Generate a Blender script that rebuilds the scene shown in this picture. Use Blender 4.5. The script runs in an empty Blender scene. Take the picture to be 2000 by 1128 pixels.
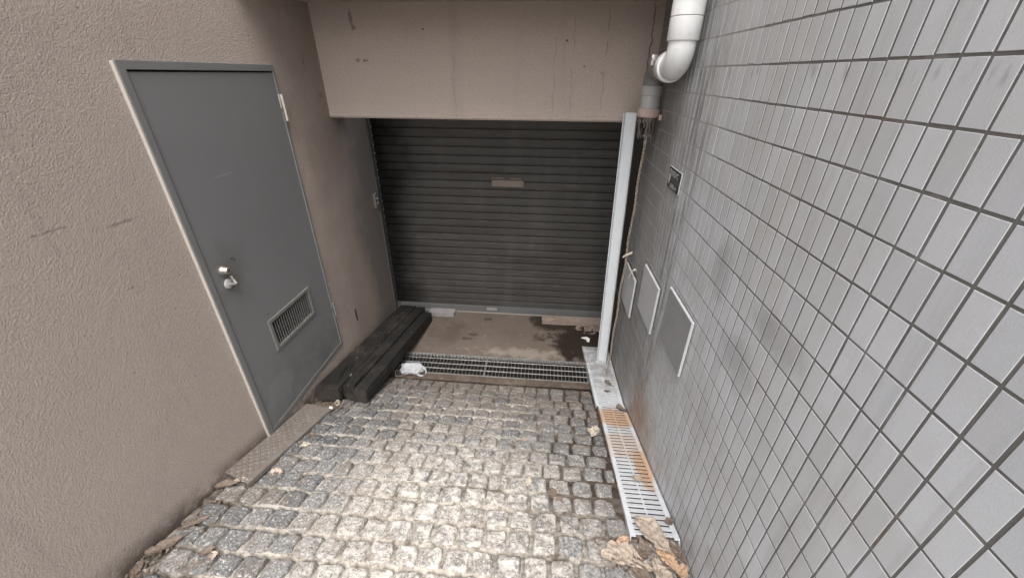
import bpy, bmesh, math, random
import numpy as np
from mathutils import Vector, Matrix, noise as mnoise

sc = bpy.context.scene
rad = math.radians

# ------------------------------------------------------------------ camera
PITCH, YAW, ROLL = 0.5028, 0.0830, -0.0079
cam_data = bpy.data.cameras.new("camera")
cam_data.sensor_width = 36.0
cam_data.lens = 762.76 / 2000.0 * 36.0
cam_data.clip_start = 0.02
cam_data.clip_end = 300
cam = bpy.data.objects.new("camera", cam_data)
sc.collection.objects.link(cam)
cy, sy = math.cos(YAW), math.sin(YAW)
fw = Vector((-sy * math.cos(PITCH), cy * math.cos(PITCH), -math.sin(PITCH)))
rt = Vector((cy, sy, 0))
dn = fw.cross(rt)
r2 = math.cos(ROLL) * rt + math.sin(ROLL) * dn
d2 = -math.sin(ROLL) * rt + math.cos(ROLL) * dn
mw = Matrix.Identity(4)
for i in range(3):
    mw[i][0] = r2[i]; mw[i][1] = -d2[i]; mw[i][2] = -fw[i]
cam.matrix_world = mw
sc.camera = cam

# ------------------------------------------------------------------ sky, sun, exposure
SUN_EL, SUN_AZ = rad(62), rad(174)        # azimuth: compass angle from +Y, clockwise
world = bpy.data.worlds.new("World")
sc.world = world
world.use_nodes = True
wn = world.node_tree
wn.nodes.clear()
sky = wn.nodes.new("ShaderNodeTexSky")
sky.sky_type = 'NISHITA'
sky.sun_disc = False
sky.sun_elevation = SUN_EL
sky.sun_rotation = SUN_AZ
sky.air_density = 1.0
sky.dust_density = 4.0
hs = wn.nodes.new("ShaderNodeHueSaturation")
hs.inputs['Saturation'].default_value = 0.22
bg = wn.nodes.new("ShaderNodeBackground")
bg.inputs['Strength'].default_value = 0.15
wo = wn.nodes.new("ShaderNodeOutputWorld")
wn.links.new(sky.outputs[0], hs.inputs['Color'])
wn.links.new(hs.outputs[0], bg.inputs['Color'])
wn.links.new(bg.outputs[0], wo.inputs['Surface'])

sun_data = bpy.data.lights.new("sun", 'SUN')
sun_data.energy = 1.4
sun_data.angle = rad(50)
sun_data.color = (1.0, 0.97, 0.93)
sun = bpy.data.objects.new("sun", sun_data)
sc.collection.objects.link(sun)
sdir = Vector((math.sin(SUN_AZ) * math.cos(SUN_EL), math.cos(SUN_AZ) * math.cos(SUN_EL), math.sin(SUN_EL)))
sun.rotation_euler = sdir.to_track_quat('Z', 'Y').to_euler()

sc.view_settings.view_transform = 'Standard'
sc.view_settings.look = 'None'
sc.view_settings.exposure = 1.5
sc.view_settings.gamma = 1.0
sc.view_settings.use_curve_mapping = False

# ------------------------------------------------------------------ helpers
COL = sc.collection
ORG = {}

def link(name, V, F, mat, parent=None, smooth=False, kind=None, label=None, cat=None, group=None, attr=None):
    me = bpy.data.meshes.new(name)
    o = bpy.data.objects.new(name, me)
    COL.objects.link(o)
    org = Vector((0, 0, 0))
    if parent is not None:
        o.parent = parent
        org = ORG.get(parent.name, Vector((0, 0, 0)))
    ORG[o.name] = org.copy()
    V = np.asarray(V, dtype=float) - np.array(org)
    me.from_pydata(V.tolist(), [], [list(map(int, f)) for f in F])
    me.validate()
    if smooth is True:
        for p in me.polygons: p.use_smooth = True
    if isinstance(mat, (list, tuple)):
        for m in mat: me.materials.append(m)
    else:
        me.materials.append(mat)
    if attr is not None:
        a = me.attributes.new('tint', 'FLOAT', 'POINT')
        a.data.foreach_set('value', np.asarray(attr, dtype=np.float32))
    tag(o, label, cat, group, kind)
    me.update()
    return o

def tag(o, label=None, cat=None, group=None, kind=None):
    if label: o['label'] = label
    if cat: o['category'] = cat
    if group: o['group'] = group
    if kind: o['kind'] = kind
    return o

def thing(name, loc, label, cat, group=None):
    o = bpy.data.objects.new(name, None)
    o.empty_display_size = 0.05
    COL.objects.link(o)
    o.location = loc
    ORG[o.name] = Vector(loc)
    return tag(o, label, cat, group)

class MB:
    def __init__(self):
        self.V = []; self.F = []; self.S = []; self.A = []
    def add(self, V, F, a=0.0):
        n = len(self.V)
        self.V += [tuple(v) for v in V]
        self.F += [[i + n for i in f] for f in F]
        self.A += [a] * len(V)
        return self
    def box(self, lo, hi, bev=0.0, a=0.0, M=None):
        bm = bmesh.new()
        bmesh.ops.create_cube(bm, size=1.0)
        s = [hi[i] - lo[i] for i in range(3)]; c = [(hi[i] + lo[i]) / 2 for i in range(3)]
        for v in bm.verts:
            v.co = Vector((v.co.x * s[0] + c[0], v.co.y * s[1] + c[1], v.co.z * s[2] + c[2]))
        if bev > 0:
            bmesh.ops.bevel(bm, geom=bm.edges[:] , offset=bev, segments=2, affect='EDGES', profile=0.6)
        if M is not None:
            bmesh.ops.transform(bm, matrix=M, verts=bm.verts)
        bm.verts.index_update()
        self.add([v.co[:] for v in bm.verts], [[v.index for v in f.verts] for f in bm.faces], a)
        bm.free()
        return self
    def tube(self, pts, r, seg=16, caps=True, a=0.0):
        pts = [Vector(p) for p in pts]
        n = len(pts)
        rs = r if isinstance(r, (list, tuple)) else [r] * n
        V = []; F = []
        prev = None
        for i, p in enumerate(pts):
            t = (pts[min(i + 1, n - 1)] - pts[max(i - 1, 0)]).normalized()
            if prev is None:
                u = t.orthogonal().normalized()
            else:
                u = (prev - t * prev.dot(t)).normalized()
            prev = u
            w = t.cross(u)
            for k in range(seg):
                an = 2 * math.pi * k / seg
                V.append(p + (u * math.cos(an) + w * math.sin(an)) * rs[i])
        for i in range(n - 1):
            for k in range(seg):
                k2 = (k + 1) % seg
                F.append([i * seg + k, i * seg + k2, (i + 1) * seg + k2, (i + 1) * seg + k])
        if caps:
            F.append(list(range(seg))[::-1]); F.append([(n - 1) * seg + k for k in range(seg)])
        return self.add(V, F, a)
    def extr(self, prof, p0, p1, closed=True, a=0.0):
        """prof: list of 3-vectors (offsets), swept from p0 to p1"""
        n = len(prof); p0 = Vector(p0); p1 = Vector(p1)
        V = [p0 + Vector(q) for q in prof] + [p1 + Vector(q) for q in prof]
        F = []
        for i in range(n if closed else n - 1):
            j = (i + 1) % n
            F.append([i, j, n + j, n + i])
        if closed:
            F.append(list(range(n))[::-1]); F.append(list(range(n, 2 * n)))
        return self.add(V, F, a)
    def build(self, name, mat, parent=None, **k):
        if k.pop('tint', False): k['attr'] = self.A
        return link(name, self.V, self.F, mat, parent, **k)

def flat_shade_angle(o, deg=40):
    me = o.data
    for p in me.polygons: p.use_smooth = True
    try:
        me.set_sharp_from_angle(angle=rad(deg))
    except Exception:
        pass
    return o

# ------------------------------------------------------------------ material builder
class Mt:
    def __init__(self, name, rough=0.6, metal=0.0, spec=0.5):
        self.m = bpy.data.materials.new(name)
        self.m.use_nodes = True
        self.nt = self.m.node_tree
        self.b = self.nt.nodes['Principled BSDF']
        self.b.inputs['Roughness'].default_value = rough
        self.b.inputs['Metallic'].default_value = metal
        self.b.inputs['Specular IOR Level'].default_value = spec
        self._p = None
    def N(self, t, **k):
        n = self.nt.nodes.new(t)
        for a, v in k.items(): setattr(n, a, v)
        return n
    def L(self, a, b): self.nt.links.new(a, b)
    def put(self, sock, v):
        if hasattr(v, 'links') or isinstance(v, bpy.types.NodeSocket): self.L(v, sock)
        elif isinstance(v, tuple) and len(v) == 3 and sock.type == 'RGBA': sock.default_value = (*v, 1)
        else: sock.default_value = v
    def pos(self):
        if self._p is None:
            self._p = self.N('ShaderNodeNewGeometry').outputs['Position']
        return self._p
    def xyz(self):
        s = self.N('ShaderNodeSeparateXYZ'); self.L(self.pos(), s.inputs[0]); return s.outputs
    def scaled(self, s):
        v = self.N('ShaderNodeVectorMath', operation='MULTIPLY')
        self.L(self.pos(), v.inputs[0]); v.inputs[1].default_value = s
        return v.outputs[0]
    def noise(self, scale, detail=4, rough=0.55, vec=None, dist=0.0):
        n = self.N('ShaderNodeTexNoise')
        n.inputs['Scale'].default_value = scale; n.inputs['Detail'].default_value = detail
        n.inputs['Roughness'].default_value = rough; n.inputs['Distortion'].default_value = dist
        self.L(vec if vec is not None else self.pos(), n.inputs['Vector'])
        return n.outputs['Fac']
    def voro(self, scale, feature='F1', vec=None, out='Distance', rnd=1.0):
        n = self.N('ShaderNodeTexVoronoi', feature=feature)
        n.inputs['Scale'].default_value = scale; n.inputs['Randomness'].default_value = rnd
        self.L(vec if vec is not None else self.pos(), n.inputs['Vector'])
        return n.outputs[out]
    def ramp(self, fac, stops):
        r = self.N('ShaderNodeValToRGB')
        e = r.color_ramp.elements
        while len(e) < len(stops): e.new(0.5)
        for i, (p, c) in enumerate(stops):
            e[i].position = p
            e[i].color = (*c, 1) if isinstance(c, tuple) else (c, c, c, 1)
        self.L(fac, r.inputs[0])
        return r.outputs[0]
    def mix(self, fac, a, b, mode='MIX'):
        n = self.N('ShaderNodeMix', data_type='RGBA', blend_type=mode)
        n.clamp_factor = True
        self.put(n.inputs[0], fac); self.put(n.inputs[6], a); self.put(n.inputs[7], b)
        return n.outputs[2]
    def math(self, op, a, b=0.0, c=0.0, clamp=False):
        n = self.N('ShaderNodeMath', operation=op); n.use_clamp = clamp
        self.put(n.inputs[0], a); self.put(n.inputs[1], b)
        self.put(n.inputs[2], c)
        return n.outputs[0]
    def smooth(self, v, lo, hi):
        n = self.N('ShaderNodeMapRange', interpolation_type='SMOOTHSTEP')
        self.put(n.inputs[0], v)
        n.inputs[1].default_value = lo; n.inputs[2].default_value = hi
        return n.outputs[0]
    def blob(self, c, r, wob=0.3, nscale=6.0, s0=1.15, s1=0.8):
        """soft mask: 1 inside an ellipsoid of radii r round c, ragged edge"""
        v = self.N('ShaderNodeVectorMath', operation='SUBTRACT'); self.L(self.pos(), v.inputs[0]); v.inputs[1].default_value = c
        d = self.N('ShaderNodeVectorMath', operation='DIVIDE'); self.L(v.outputs[0], d.inputs[0]); d.inputs[1].default_value = r
        l = self.N('ShaderNodeVectorMath', operation='LENGTH'); self.L(d.outputs[0], l.inputs[0])
        n = self.noise(nscale, 5, 0.65)
        q = self.math('ADD', l.outputs['Value'], self.math('MULTIPLY', self.math('SUBTRACT', n, 0.5), wob * 4))
        return self.smooth(q, s0, s1)
    def color(self, c): self.put(self.b.inputs['Base Color'], c); return self
    def rough(self, r): self.put(self.b.inputs['Roughness'], r); return self
    def bump(self, h, dist, strength=1.0, prev=None):
        n = self.N('ShaderNodeBump')
        n.inputs['Distance'].default_value = dist; n.inputs['Strength'].default_value = strength
        self.L(h, n.inputs['Height'])
        if prev is not None: self.L(prev, n.inputs['Normal'])
        self.L(n.outputs[0], self.b.inputs['Normal'])
        return n.outputs[0]
    def attr(self, name='tint'):
        n = self.N('ShaderNodeAttribute'); n.attribute_name = name; return n.outputs['Fac']

# ---- stucco of the left wall
def stucco_mat():
    t = Mt('stucco', 0.62, spec=0.45)
    big = t.noise(1.3, 5, 0.6)
    fine = t.noise(60, 3)
    c = t.mix(big, (0.445, 0.370, 0.322), (0.515, 0.434, 0.383))
    c = t.mix(t.ramp(fine, [(0.3, 0.0), (0.75, 0.35)]), c, (0.32, 0.268, 0.238))
    # rain streaks and grime with shapes of their own
    st = t.noise(1.0, 5, 0.6, t.scaled((9, 9, 0.7)))
    c = t.mix(t.ramp(st, [(0.56, 0.0), (0.8, 0.3)]), c, (0.22, 0.185, 0.165))
    x, y, z = t.xyz()
    grime = t.noise(7, 6, 0.7)
    # soil splash along the foot of the wall (follows the ramp)
    foot = t.math('ADD', z, t.math('MULTIPLY', y, 0.235))
    fm = t.math('MULTIPLY', t.smooth(foot, -1.37, -1.50), t.smooth(grime, 0.34, 0.56))
    c = t.mix(fm, c, (0.10, 0.075, 0.06))
    # brown staining toward the garage, deepened to paint in the shade there
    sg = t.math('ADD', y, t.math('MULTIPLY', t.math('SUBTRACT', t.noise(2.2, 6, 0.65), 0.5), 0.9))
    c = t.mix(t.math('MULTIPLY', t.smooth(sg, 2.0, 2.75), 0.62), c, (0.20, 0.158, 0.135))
    # damp, patchy repairs
    c = t.mix(t.ramp(t.noise(0.9, 6, 0.7, None, 0.5), [(0.52, 0.0), (0.7, 0.3)]), c, (0.30, 0.255, 0.228))
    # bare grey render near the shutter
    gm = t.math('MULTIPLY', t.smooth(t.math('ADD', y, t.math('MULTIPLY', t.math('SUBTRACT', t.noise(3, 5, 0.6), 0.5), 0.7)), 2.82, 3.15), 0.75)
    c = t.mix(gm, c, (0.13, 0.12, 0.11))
    # scuffs
    for cc, rr in (((-1.5, 2.595, -1.745), (0.05, 0.014, 0.065)),):
        c = t.mix(t.blob(cc, rr, 0.12, 40), c, (0.02, 0.018, 0.016))
    for cc, rr in (((-1.5, 1.207, -0.474), (0.05, 0.07, 0.006)), ((-1.5, 1.0, -0.43), (0.05, 0.06, 0.004)), ((-1.5, 1.14, -0.70), (0.03, 0.02, 0.004)),
                   ((-1.5, 2.62, 0.06), (0.03, 0.012, 0.05)), ((-1.5, 2.74, -0.13), (0.03, 0.03, 0.02))):
        c = t.mix(t.math('MULTIPLY', t.blob(cc, rr, 0.8, 45, 1.4, 0.3), 0.5), c, (0.12, 0.10, 0.09))
    spots = t.math('MULTIPLY', t.smooth(t.voro(9), 0.05, 0.02), 0.5)
    c = t.mix(spots, c, (0.10, 0.08, 0.07))
    t.color(c)
    # sprayed lumps
    sv = t.scaled((1, 1, 1.0))
    l1 = t.noise(185, 5, 0.62, sv, 0.0)
    l2 = t.noise(70, 2, 0.5, sv)
    h = t.math('ADD', t.math('MULTIPLY', t.ramp(l1, [(0.30, 0.0), (0.74, 1.0)]), 0.8), t.math('MULTIPLY', l2, 0.28))
    amp = t.math('ADD', 0.35, t.math('MULTIPLY', t.smooth(y, 2.7, 1.6), 0.65))
    t.bump(t.math('MULTIPLY', h, amp), 0.0074, 1.0)
    return t.m

def lintel_mat():
    t = Mt('lintel_paint', 0.7, spec=0.3)
    big = t.noise(2.0, 6, 0.6)
    c = t.mix(big, (0.465, 0.388, 0.338), (0.545, 0.460, 0.404))
    c = t.mix(t.ramp(t.noise(90, 3), [(0.35, 0.0), (0.8, 0.4)]), c, (0.25, 0.2, 0.175))
    st = t.noise(1.0, 4, 0.6, t.scaled((7, 3, 0.5)))
    c = t.mix(t.ramp(st, [(0.54, 0.0), (0.8, 0.3)]), c, (0.27, 0.22, 0.195))
    x, y, z = t.xyz()
    top = t.math('MULTIPLY', t.smooth(t.math('ADD', z, t.math('MULTIPLY', big, 0.3)), 0.28, 0.5), 0.35)  # shade under the overhang, painted as a darker top
    c = t.mix(top, c, (0.22, 0.19, 0.17))
    # vertical hairline cracks
    wob = t.math('MULTIPLY', t.math('SUBTRACT', t.noise(9, 4, 0.6, t.scaled((0.2, 0.2, 1))), 0.5), 0.07)
    xw = t.math('ADD', x, wob)
    for x0, lo, hi, w, s in ((0.02, 0.2, -0.24, 0.0018, 0.4), (0.33, 0.34, -0.2, 0.0024, 0.5), (-0.62, 0.1, -0.26, 0.0018, 0.35), (0.13, 0.35, -0.26, 0.0018, 0.4), (0.585, 0.36, -0.05, 0.004, 0.8)):
        m = t.smooth(t.math('ABSOLUTE', t.math('SUBTRACT', xw, x0)), w * 1.6, w * 0.4)
        m = t.math('MULTIPLY', m, t.math('MULTIPLY', t.smooth(z, lo + 0.05, lo - 0.05), t.smooth(z, hi - 0.04, hi + 0.04)))
        m = t.math('MULTIPLY', m, t.smooth(t.noise(14, 3), 0.35, 0.5))
        c = t.mix(t.math('MULTIPLY', m, s), c, (0.09, 0.065, 0.05))
    for cc, rr in (((-1.245, 2.81, 0.29), (0.012, 0.05, 0.045)), ((-1.235, 2.81, 0.245), (0.014, 0.05, 0.016)), ((-1.24, 2.81, 0.07), (0.012, 0.05, 0.012))):
        c = t.mix(t.math('MULTIPLY', t.blob(cc, rr, 0.5, 40, 1.4, 0.5), 0.6), c, (0.10, 0.08, 0.07))
    # pinholes
    pv = t.voro(11)
    pm = t.math('MULTIPLY', t.smooth(pv, 0.085, 0.05), t.smooth(t.noise(2.1, 2), 0.5, 0.62))
    c = t.mix(pm, c, (0.05, 0.04, 0.036))
    t.color(c)
    t.bump(t.math('ADD', t.noise(130, 3), t.math('MULTIPLY', t.noise(14, 4), 1.2)), 0.0022, 0.7)
    return t.m

def tile_mat():
    t = Mt('glazed_tile', 0.42, spec=0.45)
    a = t.attr()
    c = t.mix(a, (0.455, 0.466, 0.488), (0.53, 0.541, 0.562))
    w = t.noise(2.4, 5, 0.62)
    c = t.mix(t.ramp(w, [(0.42, 0.0), (0.72, 0.7)]), c, (0.40, 0.386, 0.365))
    c = t.mix(t.ramp(t.noise(240, 2), [(0.4, 0.0), (0.8, 0.2)]), c, (0.36, 0.36, 0.37))
    x, y, z = t.xyz()
    # rain grime streaks
    st = t.noise(1.0, 6, 0.65, t.scaled((6, 13, 0.55)))
    c = t.mix(t.ramp(st, [(0.55, 0.0), (0.78, 0.4)]), c, (0.22, 0.215, 0.21))
    stk = t.math('MULTIPLY', t.smooth(t.math('ABSOLUTE', t.math('SUBTRACT', t.math('ADD', y, t.math('MULTIPLY', t.math('SUBTRACT', t.noise(3, 3), 0.5), 0.10)), 1.88)), 0.20, 0.02), t.smooth(t.noise(1, 6, 0.7, t.scaled((6, 24, 3))), 0.4, 0.65))
    c = t.mix(t.math('MULTIPLY', stk, 0.75), c, (0.11, 0.108, 0.105))
    # splash low down; grime at the garage end with shade painted into it
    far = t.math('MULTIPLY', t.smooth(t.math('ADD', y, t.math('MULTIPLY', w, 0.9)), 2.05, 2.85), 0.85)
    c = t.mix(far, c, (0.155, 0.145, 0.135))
    low = t.math('ADD', z, t.math('MULTIPLY', y, 0.27))
    lm = t.math('MULTIPLY', t.smooth(low, -0.95, -1.4), t.smooth(t.noise(3.2, 6, 0.65), 0.42, 0.62))
    c = t.mix(t.math('MULTIPLY', lm, 0.55), c, (0.235, 0.205, 0.18))
    # dark runs under a joint
    dr = t.math('MULTIPLY', t.smooth(t.math('ABSOLUTE', t.math('SUBTRACT', z, 0.008)), 0.028, 0.004), t.smooth(t.noise(22, 4, 0.6, t.scaled((1, 1, 0.25))), 0.52, 0.68))
    c = t.mix(t.math('MULTIPLY', dr, 0.55), c, (0.10, 0.095, 0.09))
    # smudges
    for cc, rr in (((0.64, 1.05, -0.80), (0.1, 0.11, 0.07)), ((0.64, 1.32, -0.62), (0.1, 0.07, 0.10)), ((0.64, 0.93, -0.62), (0.1, 0.10, 0.05)), ((0.64, 2.3, -0.75), (0.1, 0.12, 0.2))):
        c = t.mix(t.math('MULTIPLY', t.blob(cc, rr, 0.6, 7, 1.5, 0.3), 0.4), c, (0.20, 0.195, 0.19))
    # rust wash at the foot
    c = t.mix(t.math('MULTIPLY', t.blob((0.64, 1.78, -1.83), (0.1, 0.22, 0.2), 0.7, 8, 1.5, 0.2), 0.6), c, (0.27, 0.15, 0.085))
    t.color(c)
    t.rough(t.math('ADD', t.math('ADD', 0.30, t.math('MULTIPLY', a, 0.12)), t.math('MULTIPLY', w, 0.2)))
    t.bump(t.math('ADD', t.noise(300, 2), t.math('MULTIPLY', t.noise(30, 2), 1.0)), 0.0006, 0.5)
    return t.m

def grout_mat():
    t = Mt('grout', 0.9, spec=0.2)
    c = t.mix(t.noise(30, 5, 0.7), (0.10, 0.095, 0.09), (0.18, 0.17, 0.16))
    c = t.mix(t.ramp(t.noise(5, 4), [(0.6, 0.0), (0.8, 0.6)]), c, (0.16, 0.10, 0.065))
    c = t.mix(t.ramp(t.noise(7, 6, 0.7), [(0.52, 0.0), (0.7, 0.6)]), c, (0.30, 0.29, 0.27))
    x, y, z = t.xyz()
    lime = t.math('ADD', y, t.math('MULTIPLY', t.math('SUBTRACT', t.noise(2.5, 5, 0.65), 0.5), 1.0))
    c = t.mix(t.math('MULTIPLY', t.smooth(lime, 1.25, 2.0), 0.85), c, (0.44, 0.425, 0.405))
    t.color(c); t.bump(t.noise(300, 3), 0.001, 0.6)
    return t.m

def paint_mat(name, a, b, rough=0.45, wear=(0.1, 0.09, 0.085), wamt=0.35, scale=2.0, metal=0.0, bumpd=0.0006):
    t = Mt(name, rough, metal)
    c = t.mix(t.noise(scale, 5, 0.6), a, b)
    c = t.mix(t.ramp(t.noise(scale * 5, 6, 0.7), [(0.55, 0.0), (0.8, wamt)]), c, wear)
    t.color(c)
    t.rough(t.math('ADD', rough - 0.08, t.math('MULTIPLY', t.noise(scale * 3, 4), 0.2)))
    t.bump(t.noise(60, 3), bumpd, 0.5)
    return t.m

def door_mat():
    t = Mt('door_paint', 0.42, spec=0.45)
    c = t.mix(t.noise(1.6, 5, 0.6), (0.147, 0.149, 0.151), (0.180, 0.181, 0.183))
    x, y, z = t.xyz()
    low = t.math('MULTIPLY', t.smooth(z, -1.35, -1.8), t.smooth(t.noise(5, 6, 0.7), 0.42, 0.65))
    c = t.mix(t.math('MULTIPLY', low, 0.5), c, (0.10, 0.095, 0.085))
    hg = t.blob((-1.5, 1.57, -0.86), (0.1, 0.10, 0.14), 0.7, 11, 1.5, 0.2)
    c = t.mix(t.math('MULTIPLY', hg, 0.35), c, (0.085, 0.08, 0.075))
    c = t.mix(t.ramp(t.noise(1, 5, 0.65, t.scaled((1, 14, 0.8))), [(0.55, 0.0), (0.8, 0.3)]), c, (0.19, 0.19, 0.188))
    chip = t.math('MULTIPLY', t.smooth(t.noise(55, 4, 0.6), 0.66, 0.69), t.smooth(z, -1.62, -1.80))
    c = t.mix(t.math('MULTIPLY', chip, 0.8), c, (0.13, 0.075, 0.05))
    # pale rub mark
    c = t.mix(t.math('MULTIPLY', t.blob((-1.5, 1.73, -0.42), (0.1, 0.07, 0.004), 0.35, 30), 0.3), c, (0.3, 0.3, 0.3))
    c = t.mix(t.math('MULTIPLY', t.blob((-1.5, 1.62, -1.62), (0.1, 0.12, 0.09), 0.4, 9), 0.25), c, (0.24, 0.24, 0.24))
    for cc in ((-1.5, 1.60, -0.79), (-1.5, 1.612, -0.80), (-1.5, 1.70, -1.17)):
        c = t.mix(t.blob(cc, (0.05, 0.005, 0.006), 0.1, 30), c, (0.03, 0.03, 0.03))
    t.color(c)
    t.rough(t.math('ADD', 0.34, t.math('MULTIPLY', t.noise(9, 4), 0.2)))
    t.bump(t.math('ADD', t.noise(420, 2), t.math('MULTIPLY', t.noise(3, 3), 6.0)), 0.0004, 0.5)
    return t.m

def shutter_mat():
    t = Mt('shutter_steel', 0.5, 0.0, 0.4)
    c = t.mix(t.noise(2.0, 5, 0.6), (0.048, 0.045, 0.042), (0.086, 0.080, 0.073))
    st = t.noise(1.0, 5, 0.65, t.scaled((7, 1, 0.8)))
    c = t.mix(t.ramp(st, [(0.5, 0.0), (0.75, 0.6)]), c, (0.105, 0.098, 0.09))
    c = t.mix(t.ramp(t.noise(1, 5, 0.65, t.scaled((1.2, 1, 9))), [(0.48, 0.0), (0.7, 0.65)]), c, (0.040, 0.033, 0.028))
    c = t.mix(t.ramp(t.noise(1, 6, 0.7, t.scaled((4, 1, 16))), [(0.55, 0.0), (0.75, 0.5)]), c, (0.13, 0.118, 0.105))
    x, y, z = t.xyz()
    # shade by the left guide painted in: colour blackened, specular cut
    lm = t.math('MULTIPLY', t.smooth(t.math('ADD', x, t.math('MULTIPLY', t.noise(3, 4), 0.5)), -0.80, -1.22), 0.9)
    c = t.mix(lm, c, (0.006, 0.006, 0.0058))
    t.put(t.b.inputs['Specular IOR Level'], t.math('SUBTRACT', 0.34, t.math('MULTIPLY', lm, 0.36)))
    t.color(c); t.rough(t.math('ADD', 0.42, t.math('MULTIPLY', t.noise(12, 4), 0.3)))
    t.bump(t.noise(90, 3), 0.0005, 0.5)
    return t.m

def timber_mat():
    t = Mt('creosoted_timber', 0.72, spec=0.3)
    g = t.noise(1.0, 6, 0.65, t.scaled((38, 2.2, 38)), 0.4)
    c = t.mix(g, (0.006, 0.0055, 0.005), (0.026, 0.0235, 0.021))
    c = t.mix(t.ramp(t.noise(5, 5, 0.6), [(0.5, 0.0), (0.75, 0.8)]), c, (0.055, 0.046, 0.039))
    sp = t.smooth(t.noise(1.0, 4, 0.7, t.scaled((55, 12, 55))), 0.655, 0.70)
    c = t.mix(t.math('MULTIPLY', sp, 0.75), c, (0.26, 0.23, 0.2))
    x, y, z = t.xyz()
    c = t.mix(t.math('MULTIPLY', t.smooth(t.math('ADD', y, t.math('MULTIPLY', t.math('SUBTRACT', t.noise(30, 3), 0.5), 0.06)), 1.915, 1.885), 0.5), c, (0.050, 0.040, 0.033))
    ln = t.math('MULTIPLY', t.smooth(t.noise(1.0, 3, 0.6, t.scaled((90, 3.5, 90))), 0.66, 0.70), t.smooth(t.noise(9, 4), 0.5, 0.62))
    c = t.mix(t.math('MULTIPLY', ln, 0.6), c, (0.24, 0.215, 0.19))
    crk = t.smooth(t.noise(1.0, 5, 0.7, t.scaled((30, 1.3, 30)), 0.8), 0.40, 0.36)
    c = t.mix(t.math('MULTIPLY', crk, 0.8), c, (0.004, 0.004, 0.004))
    t.color(c)
    t.bump(t.math('SUBTRACT', t.math('ADD', g, t.math('MULTIPLY', t.noise(20, 4), 0.6)), crk), 0.009, 1.0)
    return t.m

def granite_mat():
    t = Mt('granite', 0.78, spec=0.3)
    a = t.attr()
    x, y, z = t.xyz()
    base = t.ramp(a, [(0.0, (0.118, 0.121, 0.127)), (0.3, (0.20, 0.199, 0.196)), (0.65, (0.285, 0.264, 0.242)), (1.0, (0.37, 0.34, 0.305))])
    n1 = t.noise(120, 5, 0.75)
    c = t.mix(t.ramp(n1, [(0.38, 0.85), (0.56, 0.0)]), base, (0.06, 0.062, 0.067))
    c = t.mix(t.ramp(t.noise(85, 5, 0.75), [(0.53, 0.0), (0.66, 0.85)]), c, (0.62, 0.60, 0.56))
    # tan dirt
    c = t.mix(t.ramp(t.noise(9, 6, 0.7), [(0.48, 0.0), (0.72, 0.6)]), c, (0.17, 0.122, 0.088))
    # cement smear along the middle of the ramp
    mid = t.math('MULTIPLY', t.smooth(t.math('ABSOLUTE', t.math('ADD', x, 0.28)), 0.85, 0.15), t.smooth(y, 1.9, 1.05))
    sm = t.math('MULTIPLY', mid, t.smooth(t.noise(24, 6, 0.72), 0.42, 0.62))
    c = t.mix(t.math('MULTIPLY', sm, 0.8), c, (0.58, 0.55, 0.505))
    # soil toward the gully
    sl = t.math('MULTIPLY', t.smooth(y, 1.5, 2.3), t.smooth(t.noise(13, 5, 0.7), 0.35, 0.6))
    c = t.mix(t.math('MULTIPLY', sl, 0.65), c, (0.15, 0.115, 0.09))
    t.color(c)
    t.bump(t.math('ADD', t.noise(60, 5, 0.65), t.math('MULTIPLY', t.noise(170, 3), 0.5)), 0.010, 1.0)
    return t.m

def mortar_mat():
    t = Mt('mortar', 0.9, spec=0.15)
    x, y, z = t.xyz()
    n = t.noise(6, 6, 0.7)
    dry = t.math('MULTIPLY', t.smooth(t.math('ADD', y, t.math('MULTIPLY', t.math('SUBTRACT', n, 0.5), 1.2)), 2.45, 1.9),
                 t.smooth(t.math('ADD', x, t.math('MULTIPLY', t.math('SUBTRACT', t.noise(5, 5), 0.5), 1.0)), 0.30, -0.10))
    soil = t.mix(t.noise(40, 5, 0.7), (0.035, 0.027, 0.021), (0.095, 0.071, 0.054))
    sand = t.mix(t.noise(50, 5, 0.7), (0.25, 0.222, 0.19), (0.56, 0.525, 0.47))
    edge = t.smooth(t.math('ADD', x, t.math('MULTIPLY', n, 0.3)), -1.22, -1.05)
    dry = t.math('MULTIPLY', dry, t.math('ADD', 0.45, t.math('MULTIPLY', edge, 0.55)))
    near = t.math('MULTIPLY', t.smooth(y, 1.25, 0.95), t.smooth(t.noise(8, 5, 0.7), 0.35, 0.5))
    dry = t.math('MAXIMUM', dry, t.math('MULTIPLY', near, 0.9))
    c = t.mix(dry, soil, sand)
    c = t.mix(t.ramp(t.noise(38, 6, 0.75), [(0.44, 0.0), (0.64, 0.8)]), c, (0.085, 0.066, 0.052))
    c = t.mix(t.math('MULTIPLY', t.smooth(t.noise(4.5, 5, 0.65), 0.5, 0.66), 0.75), c, soil)
    t.color(c)
    t.bump(t.math('ADD', t.noise(90, 5, 0.7), t.math('MULTIPLY', t.noise(300, 2), 0.3)), 0.006, 0.9)
    return t.m

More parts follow.
